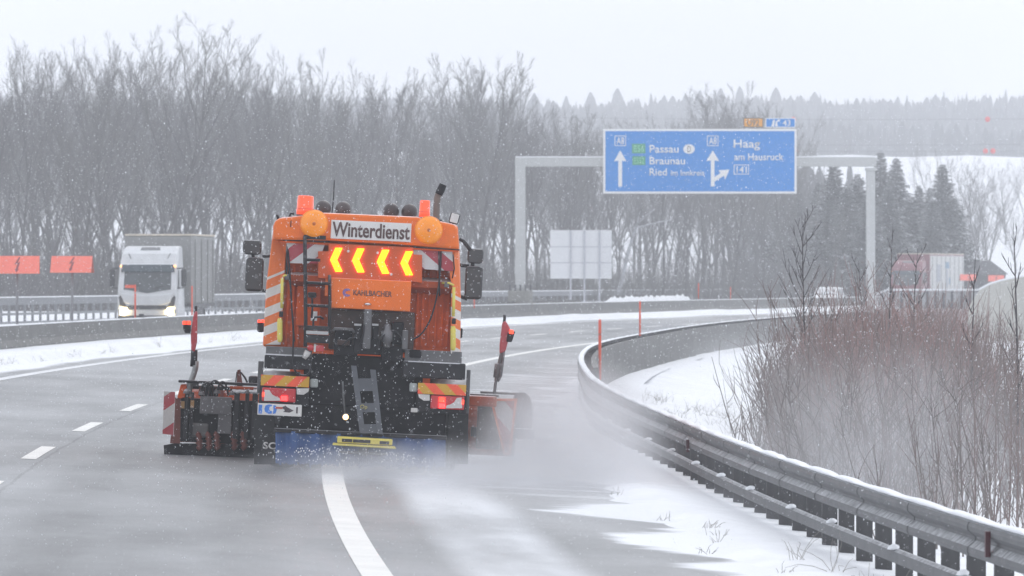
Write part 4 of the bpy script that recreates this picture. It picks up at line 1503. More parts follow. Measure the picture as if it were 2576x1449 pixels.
def marker_pole(pts_rod, flag, lamp, y, lower, lenses):
    mp_ = empty('marker_pole', (0, 0, 0))
    mp_.parent = truck
    for pts, r, m in lower:
        tt('rod', [(a, b_, y) for a, b_ in pts], r, m, par=mp_)
    fl = tp_('marker_flag', flag, y - .05, y + .03, mat('red_sleeve', (.48, .02, .035), rough=.5, var=.15, dirt=.35, dcol=(.6, .5, .52), snow=.4) if 'red_sleeve' not in bpy.data.materials else bpy.data.materials['red_sleeve'], par=mp_, bevel=.02)
    la = tp_('marker_lamp', lamp, y - .09, y + .04, M_BLK, par=mp_, bevel=.015)
    for cx, cy, w, h in lenses:
        tb('lens', cx, cy, w, h, y - .105, y - .092, M_REDON2, par=la, bevel=.012)
    tt('tip', [(a, b_, y) for a, b_ in pts_rod], .02, M_BLK, par=mp_, n=6)
    return mp_


marker_pole([(492, 790), (493, 769)], [(487, 792), (492, 782), (497, 784), (496, 860), (490, 886), (481, 880), (480, 838)],
            [(461, 806), (480, 806), (480, 838), (466, 838), (461, 828)], Y1,
            [([(489, 880), (488, 918)], .045, M_BLK), ([(483, 905), (482, 922)], .02, M_BLK), ([(493, 908), (492, 925), (486, 945), (478, 966), (474, 998)], .040, mat('grey_tube', (.30, .31, .31), rough=.5, metal=.3, dirt=.3))],
            [(464, 812, 8, 9), (475, 812, 10, 9)])
tt('tube_bracket', [(482, 966, Y1), (500, 968, Y1)], .03, M_TGREY, par=pl)

# ------------------------------------------------------------------ plough gear, front and right
Y2 = 8.3
fp = empty('front_plough', (0, 0, 0))
fp.parent = truck
prof = []
for k in range(11):
    a = radians(-70 + 150 * k / 10)
    prof.append((.34 - .45 * cos(a) * .75, .48 + .42 * sin(a)))
xl, xr = q(452, 1100, Y2).x, q(1300, 1050, Y2).x
b = MB()
rl = [(xl, Y2 - .3 + yy * .6, zz) for yy, zz in prof]
rr_ = [(xr, Y2 + .1 + yy, zz) for yy, zz in prof]
rl2 = [(x, y + .03, z) for x, y, z in rl]
rr2 = [(x, y + .03, z) for x, y, z in rr_]
b.prism(rl + rl2[::-1], rr_ + rr2[::-1])
b.build('plough_blade', M_ORR, fp, smooth=False)
for t in (.12, .3, .5, .7, .85):
    x = lerp(xl, xr, t)
    MB().bx(x - .025, x + .025, Y2 - .35, Y2 + .1, .2, .85).build('blade_rib', M_RUST, fp)
tb('push_frame', 1215, 1010, 70, 26, 6.6, 7.2, M_ORR, par=fp, bevel=.02)
tb('push_frame', 1230, 1075, 60, 110, 7.4, 7.6, M_TGREY, par=fp, bevel=.02)
tb('push_frame', 1215, 995, 80, 6, 7.0, 7.6, M_TGREY, par=fp)
M_RW2 = stripes('plough_marker_print_mirrored', (.64, .62, .61), (.50, .025, .03), Vector((.72, 0, .69)).normalized(), .44, .5, .35, dirt=.3)
tp_('marker_board', [(1240, 1008), (1296, 1008), (1282, 1140), (1268, 1140)], 7.3, 7.33, M_RW2, par=fp)
for pts in ([(1233, 1003), (1302, 1003), (1301, 1009), (1235, 1009)], [(1295, 1006), (1302, 1004), (1285, 1146), (1279, 1146)], [(1233, 1006), (1241, 1009), (1271, 1140), (1268, 1146)], [(1266, 1139), (1286, 1139), (1285, 1146), (1268, 1146)]):
    tp_('board_frame', pts, 7.27, 7.32, M_ORG, par=fp)
arc = [(1291, 1078), (1292, 1010), (1298, 992), (1310, 987), (1322, 988), (1333, 998), (1340, 1018), (1342, 1045), (1340, 1078)]
tp_('blade_end', arc, 8.0, 8.6, mat('worn_plough_steel', (.10, .10, .105), rough=.5, metal=.4, var=.25, dirt=.4, dcol=(.2, .2, .2)), par=fp, bevel=.02)
tb('blade_top', 1265, 990, 110, 6, 8.0, 8.4, M_TGREY, par=fp)
tb('cutting_edge', 1265, 1090, 160, 24, 8.2, 8.3, M_BLK2, par=fp)
marker_pole([(1269, 812), (1270, 792)], [(1264, 812), (1272, 806), (1284, 826), (1278, 862), (1272, 884), (1257, 890), (1257, 868)],
            [(1278, 834), (1297, 833), (1288, 861), (1274, 860)], 7.5,
            [([(1270, 800), (1262, 850)], .02, M_BLK), ([(1263, 880), (1249, 945), (1243, 1000)], .022, M_TGREY), ([(1268, 880), (1260, 945), (1252, 960)], .022, M_TGREY), ([(1252, 915), (1248, 950)], .04, M_TGREY), ([(1262, 915), (1257, 945)], .035, M_TGREY)],
            [(1287, 835, 11, 10)])

# ================================================================== oncoming lorries and the car
M_VWH = mat('white_lorry_paint', (.70, .71, .72), rough=.35, var=.06, coat=.3, dirt=.5, dcol=(.38, .38, .37), snow=.4)
M_VBLK = mat('dark_trim', (.03, .03, .034), rough=.5, dirt=.35, dcol=(.12, .12, .12))
M_GLASS = mat('dark_windscreen', (.05, .06, .065), rough=.1, spec=.6, var=.3, vs=2)
M_HEAD = mat('lit_headlight', (1, .95, .8), emit=(1, .76, .38), es=70)
M_HOUS = mat('lamp_housing', (.14, .145, .15), rough=.25, coat=.5)
M_AMB2 = mat('lit_amber_marker', (.9, .4, .1), emit=(1, .42, .1), es=4)
M_TARP = mat('grey_tarpaulin', (.27, .27, .265), rough=.65, var=.08, dirt=.35, dcol=(.22, .22, .21), dscale=.7)
M_TROOF = mat('tan_trailer_roof', (.62, .55, .45), rough=.7)
M_TYRE = mat('tyre', (.02, .02, .022), rough=.8, dirt=.4, dcol=(.09, .09, .09))


def lorry(name, loc, yaw, label, paint, boxm, sidem, group, roofm, lights=True, trailer_h=4.0, tw=2.75, end=15.2):
    """oncoming lorry: front at y = 0 facing -y, body towards +y"""
    o = empty(name, loc, (0, 0, yaw), label=label, cat='lorry', group=group)
    prof = [(.10, .38), (.02, .55), (0, 1.05), (.03, 1.72), (.30, 2.70), (.42, 2.78), (.62, 3.18), (.95, 3.42), (1.5, 3.5), (2.15, 3.5), (2.15, .38)]
    W = 1.23

    def taper(z):
        return W * (1 - .10 * max(0, (z - 1.9) / 1.6) ** 1.6)
    b = MB()
    b.prism([(-taper(z), y, z) for y, z in prof], [(taper(z), y, z) for y, z in prof])
    cab = b.build('cab', paint, o, bevel=.09, seg=3)
    # windscreen, slightly proud of the cab and wrapped round the corners
    b = MB()
    ws = []
    for z in (1.72, 2.0, 2.4, 2.66):
        yb = .03 + (z - 1.72) / .98 * .27
        ws.append([(-taper(z) * .93, yb + .03, z), (-taper(z) * .7, yb - .02, z), (0, yb - .035, z - (.14 if z < 1.8 else 0)), (taper(z) * .7, yb - .02, z), (taper(z) * .93, yb + .03, z)])
    for r in ws:
        b.v += r
    for j in range(3):
        for i in range(4):
            b.f.append((j * 5 + i, j * 5 + i + 1, j * 5 + i + 6, j * 5 + i + 5))
    b.build('windscreen', M_GLASS, o, smooth=True)
    MB().prism([(-1.10, .14, 2.44), (1.10, .14, 2.44), (1.06, .17, 2.74), (-1.06, .17, 2.74)], [(-1.10, .26, 2.44), (1.10, .26, 2.44), (1.06, .30, 2.74), (-1.06, .30, 2.74)]).build('sun_visor', mat('smoked_visor', (.05, .075, .09), rough=.2) if 'smoked_visor' not in bpy.data.materials else bpy.data.materials['smoked_visor'], o, bevel=.02)
    for s in (-1, 1):
        MB().tube([(s * .5 - .25, .015, 1.78), (s * .5 + .25, .02, 1.9)], .014, 5).build('wiper', M_VBLK, o)
        # mirrors on arms
        mr = MB().box((s * 1.47, .25, 2.2), (.22, .16, .72)).build('mirror', M_VBLK, o, bevel=.05)
        MB().tube([(s * 1.18, .2, 2.58), (s * 1.46, .22, 2.6), (s * 1.46, .22, 2.5)], .025, 6).build('mirror_arm', M_VBLK, mr)
        MB().tube([(s * 1.18, .2, 1.78), (s * 1.46, .22, 1.8), (s * 1.46, .22, 1.88)], .025, 6).build('mirror_arm', M_VBLK, mr)
        MB().box((s * 1.1, .22, 2.68), (.09, .05, .06)).build('marker_lamp', M_AMB2 if lights else M_AMB, o, bevel=.01)
        hd = MB().prism([(s * .82, -.035, .72), (s * 1.16, -.01, .76), (s * 1.18, .02, .98), (s * .9, -.03, .9)], [(s * .82, .1, .72), (s * 1.16, .12, .76), (s * 1.18, .14, .98), (s * .9, .1, .9)]).build('headlight', M_HOUS, o, bevel=.02)
        if lights:
            MB().lathe([(.001, -.03), (.10, -.02), (.12, .0), (.12, .03)], (s * .96, -.06, .82), axis='y', n=16).build('bulb', M_HEAD, hd, smooth=True)
        # side window and steps
        MB().prism([(s * 1.225, .5, 1.75), (s * 1.225, 1.15, 1.75), (s * 1.19, 1.15, 2.5), (s * 1.19, .62, 2.5)], [(s * 1.243, .5, 1.75), (s * 1.243, 1.15, 1.75), (s * 1.208, 1.15, 2.5), (s * 1.208, .62, 2.5)]).build('side_window', M_GLASS, o)
    # dark grille wings and pale centre panel
    b = MB()
    for s in (-1, 1):
        b.prism([(s * .78, -.028, 1.0), (s * 1.12, -.012, 1.05), (s * 1.17, -.008, 1.42), (s * 1.1, -.012, 1.5), (s * .9, -.028, 1.15)], [(s * .78, .02, 1.0), (s * 1.12, .02, 1.05), (s * 1.17, .02, 1.42), (s * 1.1, .02, 1.5), (s * .9, .02, 1.15)])
    b.prism([(-.8, -.03, .92), (.8, -.03, .92), (.8, -.03, 1.08), (-.8, -.03, 1.08)], [(-.8, .02, .92), (.8, .02, .92), (.8, .02, 1.08), (-.8, .02, 1.08)])
    b.build('grille', M_VBLK, o, bevel=.01)
    gp = MB()
    gp.prism([(-1.08, -.04, 1.58), (-.95, -.05, 1.2), (-.6, -.06, 1.09), (.6, -.06, 1.09), (.95, -.05, 1.2), (1.08, -.04, 1.58), (.6, -.055, 1.5), (0, -.06, 1.47), (-.6, -.055, 1.5)],
             [(-1.08, .03, 1.58), (-.95, .03, 1.2), (-.6, .03, 1.09), (.6, .03, 1.09), (.95, .03, 1.2), (1.08, .03, 1.58), (.6, .03, 1.5), (0, .03, 1.47), (-.6, .03, 1.5)])
    gp.build('front_panel', paint, o, bevel=.015)
    MB().bx(-1.2, 1.2, -.06, .2, .28, .68).build('bumper', M_VBLK, o, bevel=.05)
    MB().bx(-.26, .26, -.075, -.062, .40, .52).build('number_plate', M_HOUS, o)
    MB().prism([(-.42, .86, 3.28), (.42, .86, 3.28), (.38, 1.05, 3.40), (-.38, 1.05, 3.40)], [(-.42, .80, 3.34), (.42, .80, 3.34), (.38, 1.0, 3.46), (-.38, 1.0, 3.46)]).build('roof_vent', M_HOUS, o, bevel=.02)
    for s in (-1, 1):
        MB().tube([(s * .75, .52, 2.98), (s * .86, .62, 3.2)], .015, 5).build('roof_stay', M_VBLK, o)
    # trailer
    h = tw / 2
    tr = MB().bx(-h, h, 2.75, end, 1.15, trailer_h - .08).build('trailer_box', boxm, o, bevel=.04)
    if sidem:
        MB().bx(h + .003, h + .02, 2.9, end - .1, 1.2, trailer_h - .2).build('side_curtain', sidem, o)
    MB().bx(-h - .02, h + .02, 2.72, end + .05, trailer_h - .078, trailer_h).build('trailer_roof', roofm, o, bevel=.02)
    MB().bx(-h - .01, h + .01, 2.74, end + .02, 1.02, 1.145).build('chassis_rail', M_TGREY, o)
    for y in frange(3.6, end - .6, 1.6):
        MB().bx(h + .021, h + .05, y - .04, y + .04, 1.17, trailer_h - .22).build('side_pillar', M_TARP, o)
    MB().bx(h - .1, h - .06, 4.4, 6.2, .45, 1.0).build('side_guard', M_TGREY, o)
    for y in ((1.3, 5.0, 10.2, 11.5, 12.8) if end > 12 else (1.3, 7.2)):
        for s in (-1, 1):
            w = MB().lathe([(.22, -.15), (.42, -.15), (.5, -.09), (.5, .09), (.42, .15), (.22, .15)], (s * 1.04, y, .5), axis='x', n=20).build('wheel', M_TYRE, o, smooth=True)
            MB().lathe([(.05, -.1), (.215, -.1), (.218, .1), (.05, .1)], (s * 1.04, y, .5), axis='x', n=14).build('rim', M_TGREY, w)
    return o


ZL = 258.
pL = at(370, 0, ZL)
lorry('lorry', (pL.x, ZL, .27), -math.atan(road_slope(ZL)) , 'white lorry with a grey tarpaulin box and lit headlights oncoming behind the barrier', M_VWH, M_TARP, None, None, M_TROOF, trailer_h=4.0, end=8.8)
M_VRED = mat('red_lorry_paint', (.20, .02, .035), rough=.4, coat=.3, dirt=.3, dcol=(.3, .12, .13))
M_PALE = mat('pale_curtain', (.62, .62, .60), rough=.6, dirt=.15, dcol=(.5, .5, .5))
ZR = 476.
pR = at(2278, 0, ZR)
red = lorry('lorry', (pR.x, ZR, .27), -math.atan(road_slope(ZR)), 'far red lorry with a pale grey printed trailer side behind the bushes', M_VRED, M_VRED, M_PALE, None, M_TROOF, lights=False, trailer_h=4.05, tw=2.5)
# faded print on its side
M_PB = mat('faded_blue_print', (.18, .30, .42), rough=.6)
M_PG = mat('faded_grey_print', (.40, .42, .46), rough=.6)
for y0, y1, z0, z1, m in ((8.2, 9.6, 2.9, 3.4, M_PB), (8.4, 9.2, 1.5, 2.8, M_PG), (5.0, 6.4, 1.9, 3.2, M_PG), (9.6, 10.1, 1.7, 2.2, M_PB)):
    MB().bx(1.276, 1.29, y0, y1, z0, z1).build('printed_patch', m, red)

ZC = 440.
pC = at(2068, 0, ZC)
car = empty('car', (pC.x, ZC, .28), (0, 0, -math.atan(road_slope(ZC))), label='small white car oncoming behind the barrier near the leafless sapling', cat='car')
prof = [(0, .35), (-.05, .55), (.0, .85), (.95, 1.0), (1.6, 1.45), (2.2, 1.55), (3.3, 1.5), (4.1, 1.0), (4.3, .9), (4.3, .35)]
MB().prism([(-.86 + .12 * max(0, (z - 1) / .5), y, z) for y, z in prof], [(.86 - .12 * max(0, (z - 1) / .5), y, z) for y, z in prof]).build('body', M_VWH, car, bevel=.08, seg=3)
MB().prism([(-.74, .99, 1.03), (.74, .99, 1.03), (.66, 1.58, 1.42), (-.66, 1.58, 1.42)], [(-.74, 1.02, 1.0), (.74, 1.02, 1.0), (.66, 1.6, 1.40), (-.66, 1.6, 1.40)]).build('windscreen', M_GLASS, car)
for s in (-1, 1):
    MB().prism([(s * .845, 1.3, 1.0), (s * .845, 3.7, 1.0), (s * .77, 3.2, 1.42), (s * .77, 1.75, 1.42)], [(s * .87, 1.3, 1.0), (s * .87, 3.7, 1.0), (s * .795, 3.2, 1.42), (s * .795, 1.75, 1.42)]).build('side_window', M_GLASS, car)
    MB().box((s * .62, -.04, .72), (.34, .06, .14)).build('headlight', M_HOUS, car, bevel=.02)
    MB().box((s * .96, 1.15, 1.02), (.18, .1, .13)).build('mirror', M_VWH, car, bevel=.03)
    for y in (.85, 3.45):
        MB().lathe([(.18, -.1), (.3, -.1), (.32, -.06), (.32, .06), (.3, .1), (.18, .1)], (s * .78, y, .32), axis='x', n=18).build('wheel', M_TYRE, car, smooth=True)
MB().bx(-.4, .4, -.08, -.04, .45, .62).build('grille', M_VBLK, car, bevel=.01)

# ================================================================== vegetation


class Twigs:
    """many thin tapering tubes in one mesh"""

    def __init__(self):
        self.v, self.f = [], []

    def tube(self, pts, rs, n=3):
        k = len(self.v)
        up = None
        m = len(pts)
        for i in range(m):
            p = pts[i]
            a = pts[i + 1] if i + 1 < m else p
            c = pts[i - 1] if i else p
            t = (a - c)
            if up is None:
                up = t.orthogonal().normalized()
            w = t.cross(up)
            wl = w.length
            if wl < 1e-9:
                up = t.orthogonal().normalized()
                w = t.cross(up)
                wl = w.length
            w = w / wl
            r = rs[i]
            for j in range(n):
                an = 2 * pi * j / n
                self.v.append(p + (up * cos(an) + w * sin(an)) * r)
        for i in range(m - 1):
            for j in range(n):
                j2 = (j + 1) % n
                self.f.append((k + i * n + j, k + i * n + j2, k + (i + 1) * n + j2, k + (i + 1) * n + j))

    def mesh(self, name, m):
        me = bpy.data.meshes.new(name)
        me.from_pydata([tuple(p) for p in self.v], [], self.f)
        me.materials.append(m)
        return me


M_BARK = mat('grey_bark', (.10, .097, .096), rough=.9, var=.3, vs=1.5, snow=.6)
M_TWIG = mat('grey_brown_twigs', (.145, .14, .142), rough=.9, var=.3, vs=.7, snow=.45)
M_TWIG2 = mat('olive_twigs', (.145, .142, .132), rough=.9, var=.3, vs=.7, snow=.45)


def wander(rg, p, d, L, n, jit, upw):
    pts = [p.copy()]
    for i in range(n):
        d = (d + Vector((rg.gauss(0, jit), rg.gauss(0, jit), rg.gauss(0, jit) + upw))).normalized()
        p = p + d * (L / n)
        pts.append(p.copy())
    return pts, d


def deciduous(seed, H, r0, cb=.3, R=.2, nl=7, dense=1.):
    """forest tree: the stem breaks up into ascending limbs that fan out into a rounded crown; cb: crown base, R: crown radius (shares of H)"""
    rg = random.Random(seed)
    T, C = Twigs(), Twigs()
    pts, _ = wander(rg, Vector((0, 0, -.6)), Vector((rg.gauss(0, .05), rg.gauss(0, .05), 1)), H * .93, 10, .05, .03)
    rad = [r0 * (1 - .9 * i / 10) for i in range(11)]
    T.tube(pts, rad, 7)

    def side(bp, r, L, n, hi, fine):
        """branches of the next order along the branch bp"""
        m = len(bp) - 1
        for k in range(n):
            t = .2 + .78 * (k + rg.random()) / n
            x = t * m
            j = min(int(x), m - 1)
            p = bp[j].lerp(bp[j + 1], x - j)
            dd = (bp[j + 1] - bp[j]).normalized()
            d = (dd * 1.0 + Vector((rg.gauss(0, .5), rg.gauss(0, .5), rg.gauss(.22, .3)))).normalized()
            l = L * (.34 + .3 * rg.random()) * (1.12 - .62 * t)
            if fine:
                q_, _ = wander(rg, p, d, l, 3, .16, .07)
                C.tube(q_, [.0085, .008, .0065, .004], 3)
                if rg.random() < .75 * dense:
                    e = (d + Vector((rg.gauss(0, .5), rg.gauss(0, .5), .25))).normalized()
                    w_, _ = wander(rg, q_[1], e, l * .6, 2, .15, .05)
                    C.tube(w_, [.0075, .006, .004], 3)
            else:
                q_, _ = wander(rg, p, d, l, 4, .13, .09)
                rr = max(.012, r * .45)
                C.tube(q_, [rr, rr * .85, rr * .65, rr * .5, rr * .35], 3)
                side(q_, rr, l, int(7 * dense + rg.random() * 3), hi, True)
    lead, _ = wander(rg, pts[-1], Vector((rg.gauss(0, .2), rg.gauss(0, .2), 1)).normalized(), H * .07, 3, .1, .1)
    side(pts[5:] + lead[1:], r0 * .4, H * .24, int(9 * dense), True, False)
    for l_ in range(nl):
        t = cb + (.80 - cb) * (l_ + rg.random()) / nl
        x = t * 10
        j = min(int(x), 9)
        p = pts[j].lerp(pts[j + 1], x - j)
        az = l_ * 2.4 + rg.gauss(0, .4)
        # aim at a point on the crown's envelope
        top = min(1.0, t + .30 + .34 * rg.random())
        rad_ = R * H * sqrt(max(.08, 1 - ((top - .62) / .42) ** 2)) * rg.uniform(.6, 1.1)
        tgt = Vector((pts[j].x + cos(az) * rad_, pts[j].y + sin(az) * rad_, top * H))
        v = tgt - p
        L = v.length * 1.05
        d0 = (v.normalized() + Vector((cos(az), sin(az), 0)) * .25).normalized()
        bp, _ = wander(rg, p, d0, L, 7, .09, .05)
        rb = max(.02, rad[j] * rg.uniform(.4, .62))
        T.tube(bp, [rb * (1 - .82 * k / 7) for k in range(8)], 4)
        side(bp, rb * .6, L * .62, int((8 + rg.random() * 3) * dense), True, False)
    for k in range(5):                                   # low, thin, dying branches
        t = rg.uniform(.12, cb + .1)
        p = pts[int(t * 10)]
        az = rg.random() * 6.28
        bp, _ = wander(rg, p, Vector((cos(az), sin(az), rg.uniform(-.1, .6))).normalized(), H * rg.uniform(.08, .17), 4, .15, -.02)
        C.tube(bp, [.018, .015, .012, .009, .005], 3)
        side(bp, .015, H * .12, 5, False, True)
    return T.mesh('trunk', M_BARK), C.mesh('crown', M_TWIG if seed % 3 else M_TWIG2)


protos = []
for k in range(9):
    H = (16, 17.5, 15, 18, 14, 16.5, 13, 15.5, 17)[k]
    protos.append((H, deciduous(100 + k, H, .13 + .004 * H * (.7 + .1 * (k % 4)), cb=(.28, .34, .22, .38, .2, .3, .16, .26, .36)[k], R=(.19, .16, .22, .15, .21, .18, .26, .2, .17)[k], nl=(9, 8, 10, 8, 10, 9, 12, 9, 9)[k], dense=1.1)))


def plant(kind, mesh_parts, x, y, z, s, rz, label, cat, group, tilt=(0, 0), sz=None):
    o = empty(kind, (x, y, z), (tilt[0], tilt[1], rz), label=label, cat=cat, group=group)
    o.scale = (s, s, sz or s)
    for nm, me in mesh_parts:
        put(nm, me, o)
    return o


rg = random.Random(77)
# silhouette of the forest: (picture x, picture y of the tops)
SILH = [(-250, 120), (0, 105), (120, 100), (260, 75), (385, 45), (460, 95), (560, 100), (650, 80), (730, 120), (820, 130), (900, 165), (1010, 125), (1080, 150), (1190, 132), (1260, 155), (1340, 182), (1440, 222),
        (1540, 252), (1640, 262), (1740, 245), (1800, 215), (1880, 205), (1950, 240), (1990, 330), (2060, 440), (2200, 470), (2420, 520)]


def silh(px):
    for (a, ya), (b, yb) in zip(SILH, SILH[1:]):
        if px <= b:
            return lerp(ya, yb, (px - a) / (b - a))
    return 520


def zfront(px):
    return 305 + .072 * px + .09 * max(0, px - 1900)


WOOD = ((115, 'above the leftmost red warning sign'), (270, 'above the second red warning sign'), (520, 'behind the oncoming white lorry'), (700, 'between the white lorry and the orange truck'), (930, 'above the left half of the orange truck'), (1150, 'above the right half of the orange truck'), (1330, 'left of the gantry and right of the truck'), (1520, 'behind the ribbed white sign'), (1770, 'behind the left half of the blue sign'), (2010, 'behind the right half of the blue sign'), (9999, 'among the spruces by the right gantry post'))


def wood_place(px):
    for lim, where in WOOD:
        if px < lim:
            return where


n_tree = 0
cells = []
for row, (dz, step, hk) in enumerate(((16, 70, .80), (36, 58, .93), (62, 56, 1.0), (95, 58, .97), (135, 56, .93), (190, 62, .84), (250, 66, .80))):
    px = -170 + row * 13
    while px < 2420:
        cells.append((px + rg.uniform(-16, 16), dz + rg.uniform(-8, 8), hk * rg.uniform(.70, 1.08) * (1 - .20 * max(0, wob(px * 1.9 + row * 60, 40))), row))
        px += step * rg.uniform(.8, 1.2)
for px, dz, hk, row in cells:
    Z = zfront(max(px, 0)) + dz
    X = at(px, 0, Z).x
    g = terrain_z(X, Z)
    yt = silh(px)
    Ht = (at(px, yt, Z).z - g) * hk
    if row == 0 and rg.random() < .25:
        continue
    H, (tm, cm) = protos[rg.randrange(9)]
    s = max(.35, Ht / (H * 1.10))
    where = wood_place(px)
    kind_ = 'front-row' if row < 2 else 'taller back-row'
    lab, gr = 'bare %s tree of the wood %s' % (kind_, where), '%s trees %s' % (kind_, where)
    plant('tree', (('trunk', tm), ('crown', cm)), X, Z, g, s * rg.uniform(.85, 1.0), rg.random() * 6.28, lab, 'tree', gr, sz=s)
    n_tree += 1
# a few trees one can tell apart
for px, yt, Z, k, lab in ((388, 38, 352, 8, 'tallest bare tree of the wood, its fan-shaped top standing above the others'),
                          (1185, 128, 415, 2, 'rounded dense bare tree above the truck\'s exhaust pipe'),
                          (1850, 205, 505, 6, 'wide spreading bare tree rising behind the small orange and blue plates')):
    X = at(px, 0, Z).x
    g = terrain_z(X, Z)
    H, (tm, cm) = protos[k]
    s = (at(px, yt, Z).z - g) / (H * 1.06)
    plant('tree', (('trunk', tm), ('crown', cm)), X, Z, g, s * 1.1, 1.0 + px, lab, 'tree', None, sz=s)
# leaning snow-covered trunk in front of the wood
M_SBARK = mat('snow_covered_bark', (.40, .41, .43), rough=.9, var=.25, snow=.8)
Z = 420.
g = Vector((at(1555, 0, Z).x, Z, terrain_z(at(1555, 0, Z).x, Z)))
P = lambda x, y: at(x, y, Z) - g
lt = empty('leaning_tree', g, label='leaning forked tree with a snow-covered pale trunk under the blue sign', cat='tree')
T = Twigs()
for path, r in (([(1555, 735), (1566, 700), (1574, 660), (1590, 600), (1600, 570), (1622, 545), (1648, 525)], .15), ([(1598, 575), (1620, 568), (1650, 560), (1695, 552)], .09), ([(1604, 566), (1606, 545), (1612, 530)], .07),
                ([(1574, 660), (1560, 640), (1550, 612)], .06)):
    pts = [P(*c) for c in path]
    T.tube(pts, [r * (1 - .75 * i / (len(pts) - 1)) for i in range(len(pts))], 6)
put('trunk', T.mesh('trunk', M_SBARK), lt)
C = Twigs()
for k in range(120):
    a = rg.choice(T.v[12:])
    d = Vector((rg.gauss(0, .5), rg.gauss(0, .4), abs(rg.gauss(.5, .4)))).normalized()
    pts, _ = wander(rg, Vector(a), d, rg.uniform(.4, 1.4), 3, .2, .1)
    C.tube(pts, [.014, .012, .01, .005], 3)
put('crown', C.mesh('crown', M_TWIG), lt)

# spruces on the right
M_NEEDLE = mat('spruce_needles', (.030, .038, .034), rough=.9, var=.35, vs=1.2, snow=.5)


def spruce(seed, H):
    rg = random.Random(seed)
    T, C = Twigs(), Twigs()
    T.tube([Vector((0, 0, -.5)), Vector((0, 0, H * .5)), Vector((0, 0, H))], [.02 * H, .012 * H, .01], 6)
    z = H * .06
    while z < H * .985:
        t = z / H
        R = H * .27 * (1 - t) ** .8 * rg.uniform(.8, 1.15) + .1
        nb = max(6, int(13 * (1 - t) + 5))
        for k in range(nb):
            a = 2 * pi * (k + rg.random()) / nb
            L = R * rg.uniform(.65, 1.15)
            drop = -.25 - .25 * (1 - t) + rg.gauss(0, .12)
            d = Vector((cos(a), sin(a), 0))
            tip = Vector((cos(a) * L, sin(a) * L, z + L * drop + .3 * L * t))
            basep = Vector((0, 0, z))
            side = Vector((-sin(a), cos(a), 0))
            for f in range(5):
                u0 = f / 5
                p0 = basep.lerp(tip, u0 * .95)
                for s in (-1, 1):
                    w = L * (.40 - .22 * u0) * rg.uniform(.7, 1.2)
                    e = p0 + d * (L * .20) + side * (s * w) + Vector((0, 0, -.12 * L * rg.random() - .05))
                    kk = len(C.v)
                    C.v += [p0, p0 + d * (L * .2), e + Vector((0, 0, -.05)), e + Vector((0, 0, .04))]
                    C.f += [(kk, kk + 1, kk + 3), (kk, kk + 2, kk + 1), (kk, kk + 3, kk + 2)]
        z += H * .015 * (1.15 - .6 * t) + .04
    return T.mesh('trunk', M_BARK), C.mesh('crown', M_NEEDLE)


sp_protos = [(12., spruce(300, 12.)), (12., spruce(301, 12.)), (12., spruce(302, 12.))]
for i, (px, yt, Z, wk) in enumerate(((2098, 405, 520, 1.2), (2158, 432, 515, 1.25), (2215, 378, 535, 1.1), (2255, 392, 520, 1.0), (2312, 462, 530, 1.1), (2338, 468, 540, 1.0), (2372, 408, 522, 1.15), (2060, 455, 530, 1.2),
                                     (2130, 470, 500, 1.4), (2235, 470, 500, 1.4), (2290, 490, 510, 1.4), (2010, 480, 540, 1.3), (2185, 490, 495, 1.4), (2345, 505, 505, 1.3), (2405, 500, 530, 1.1), (1985, 420, 560, 1.1),
                                     (2085, 500, 498, 1.3))):
    X = at(px, 0, Z).x
    g = terrain_z(X, Z)
    H, (tm, cm) = sp_protos[i % 3]
    s = (at(px, yt, Z).z - g) / H
    lab = {2: 'slender tall dark spruce just right of the gantry post, the highest of the spruces', 6: 'dark spruce standing apart at the right end of the spruce row',
           0: 'dark spruce with its top just under the gantry beam, left of the post'}.get(i, 'dark hazy spruce of the group behind the right gantry post')
    plant('spruce_tree', (('trunk', tm), ('crown', cm)), X, Z, g, s * wk, i * 1.7, lab, 'tree', None if i in (0, 2, 6) else 'spruces behind the gantry post', sz=s)
# thin bare trees at the right edge
for i, (px, yt, Z, k) in enumerate(((2440, 420, 560, 3), (2470, 440, 570, 1), (2500, 470, 560, 5), (2420, 500, 545, 4), (2530, 420, 720, 6), (2575, 400, 740, 2), (2610, 430, 720, 7), (2555, 520, 640, 6), (2480, 520, 550, 7), (2330, 395, 640, 5), (2450, 560, 540, 6))):
    X = at(px, 0, Z).x
    g = terrain_z(X, Z)
    H, (tm, cm) = protos[k]
    s = (at(px, yt, Z).z - g) / H
    plant('tree', (('trunk', tm), ('crown', cm)), X, Z, g, s, i * 2.1, 'thin bare tree beside the white slope behind the far shed', 'tree', 'bare trees by the white slope', sz=s)

# ------------------------------------------------------------------ bushes behind the near guardrail
M_STEM = mat('red_brown_stems', (.215, .170, .160), rough=.85, var=.35, vs=2, snow=.12)
M_STEM2 = mat('grey_brown_stems', (.215, .193, .184), rough=.85, var=.35, vs=2, snow=.15)
M_STEM3 = mat('rust_stems', (.265, .170, .157), rough=.85, var=.3, vs=2, snow=.1)


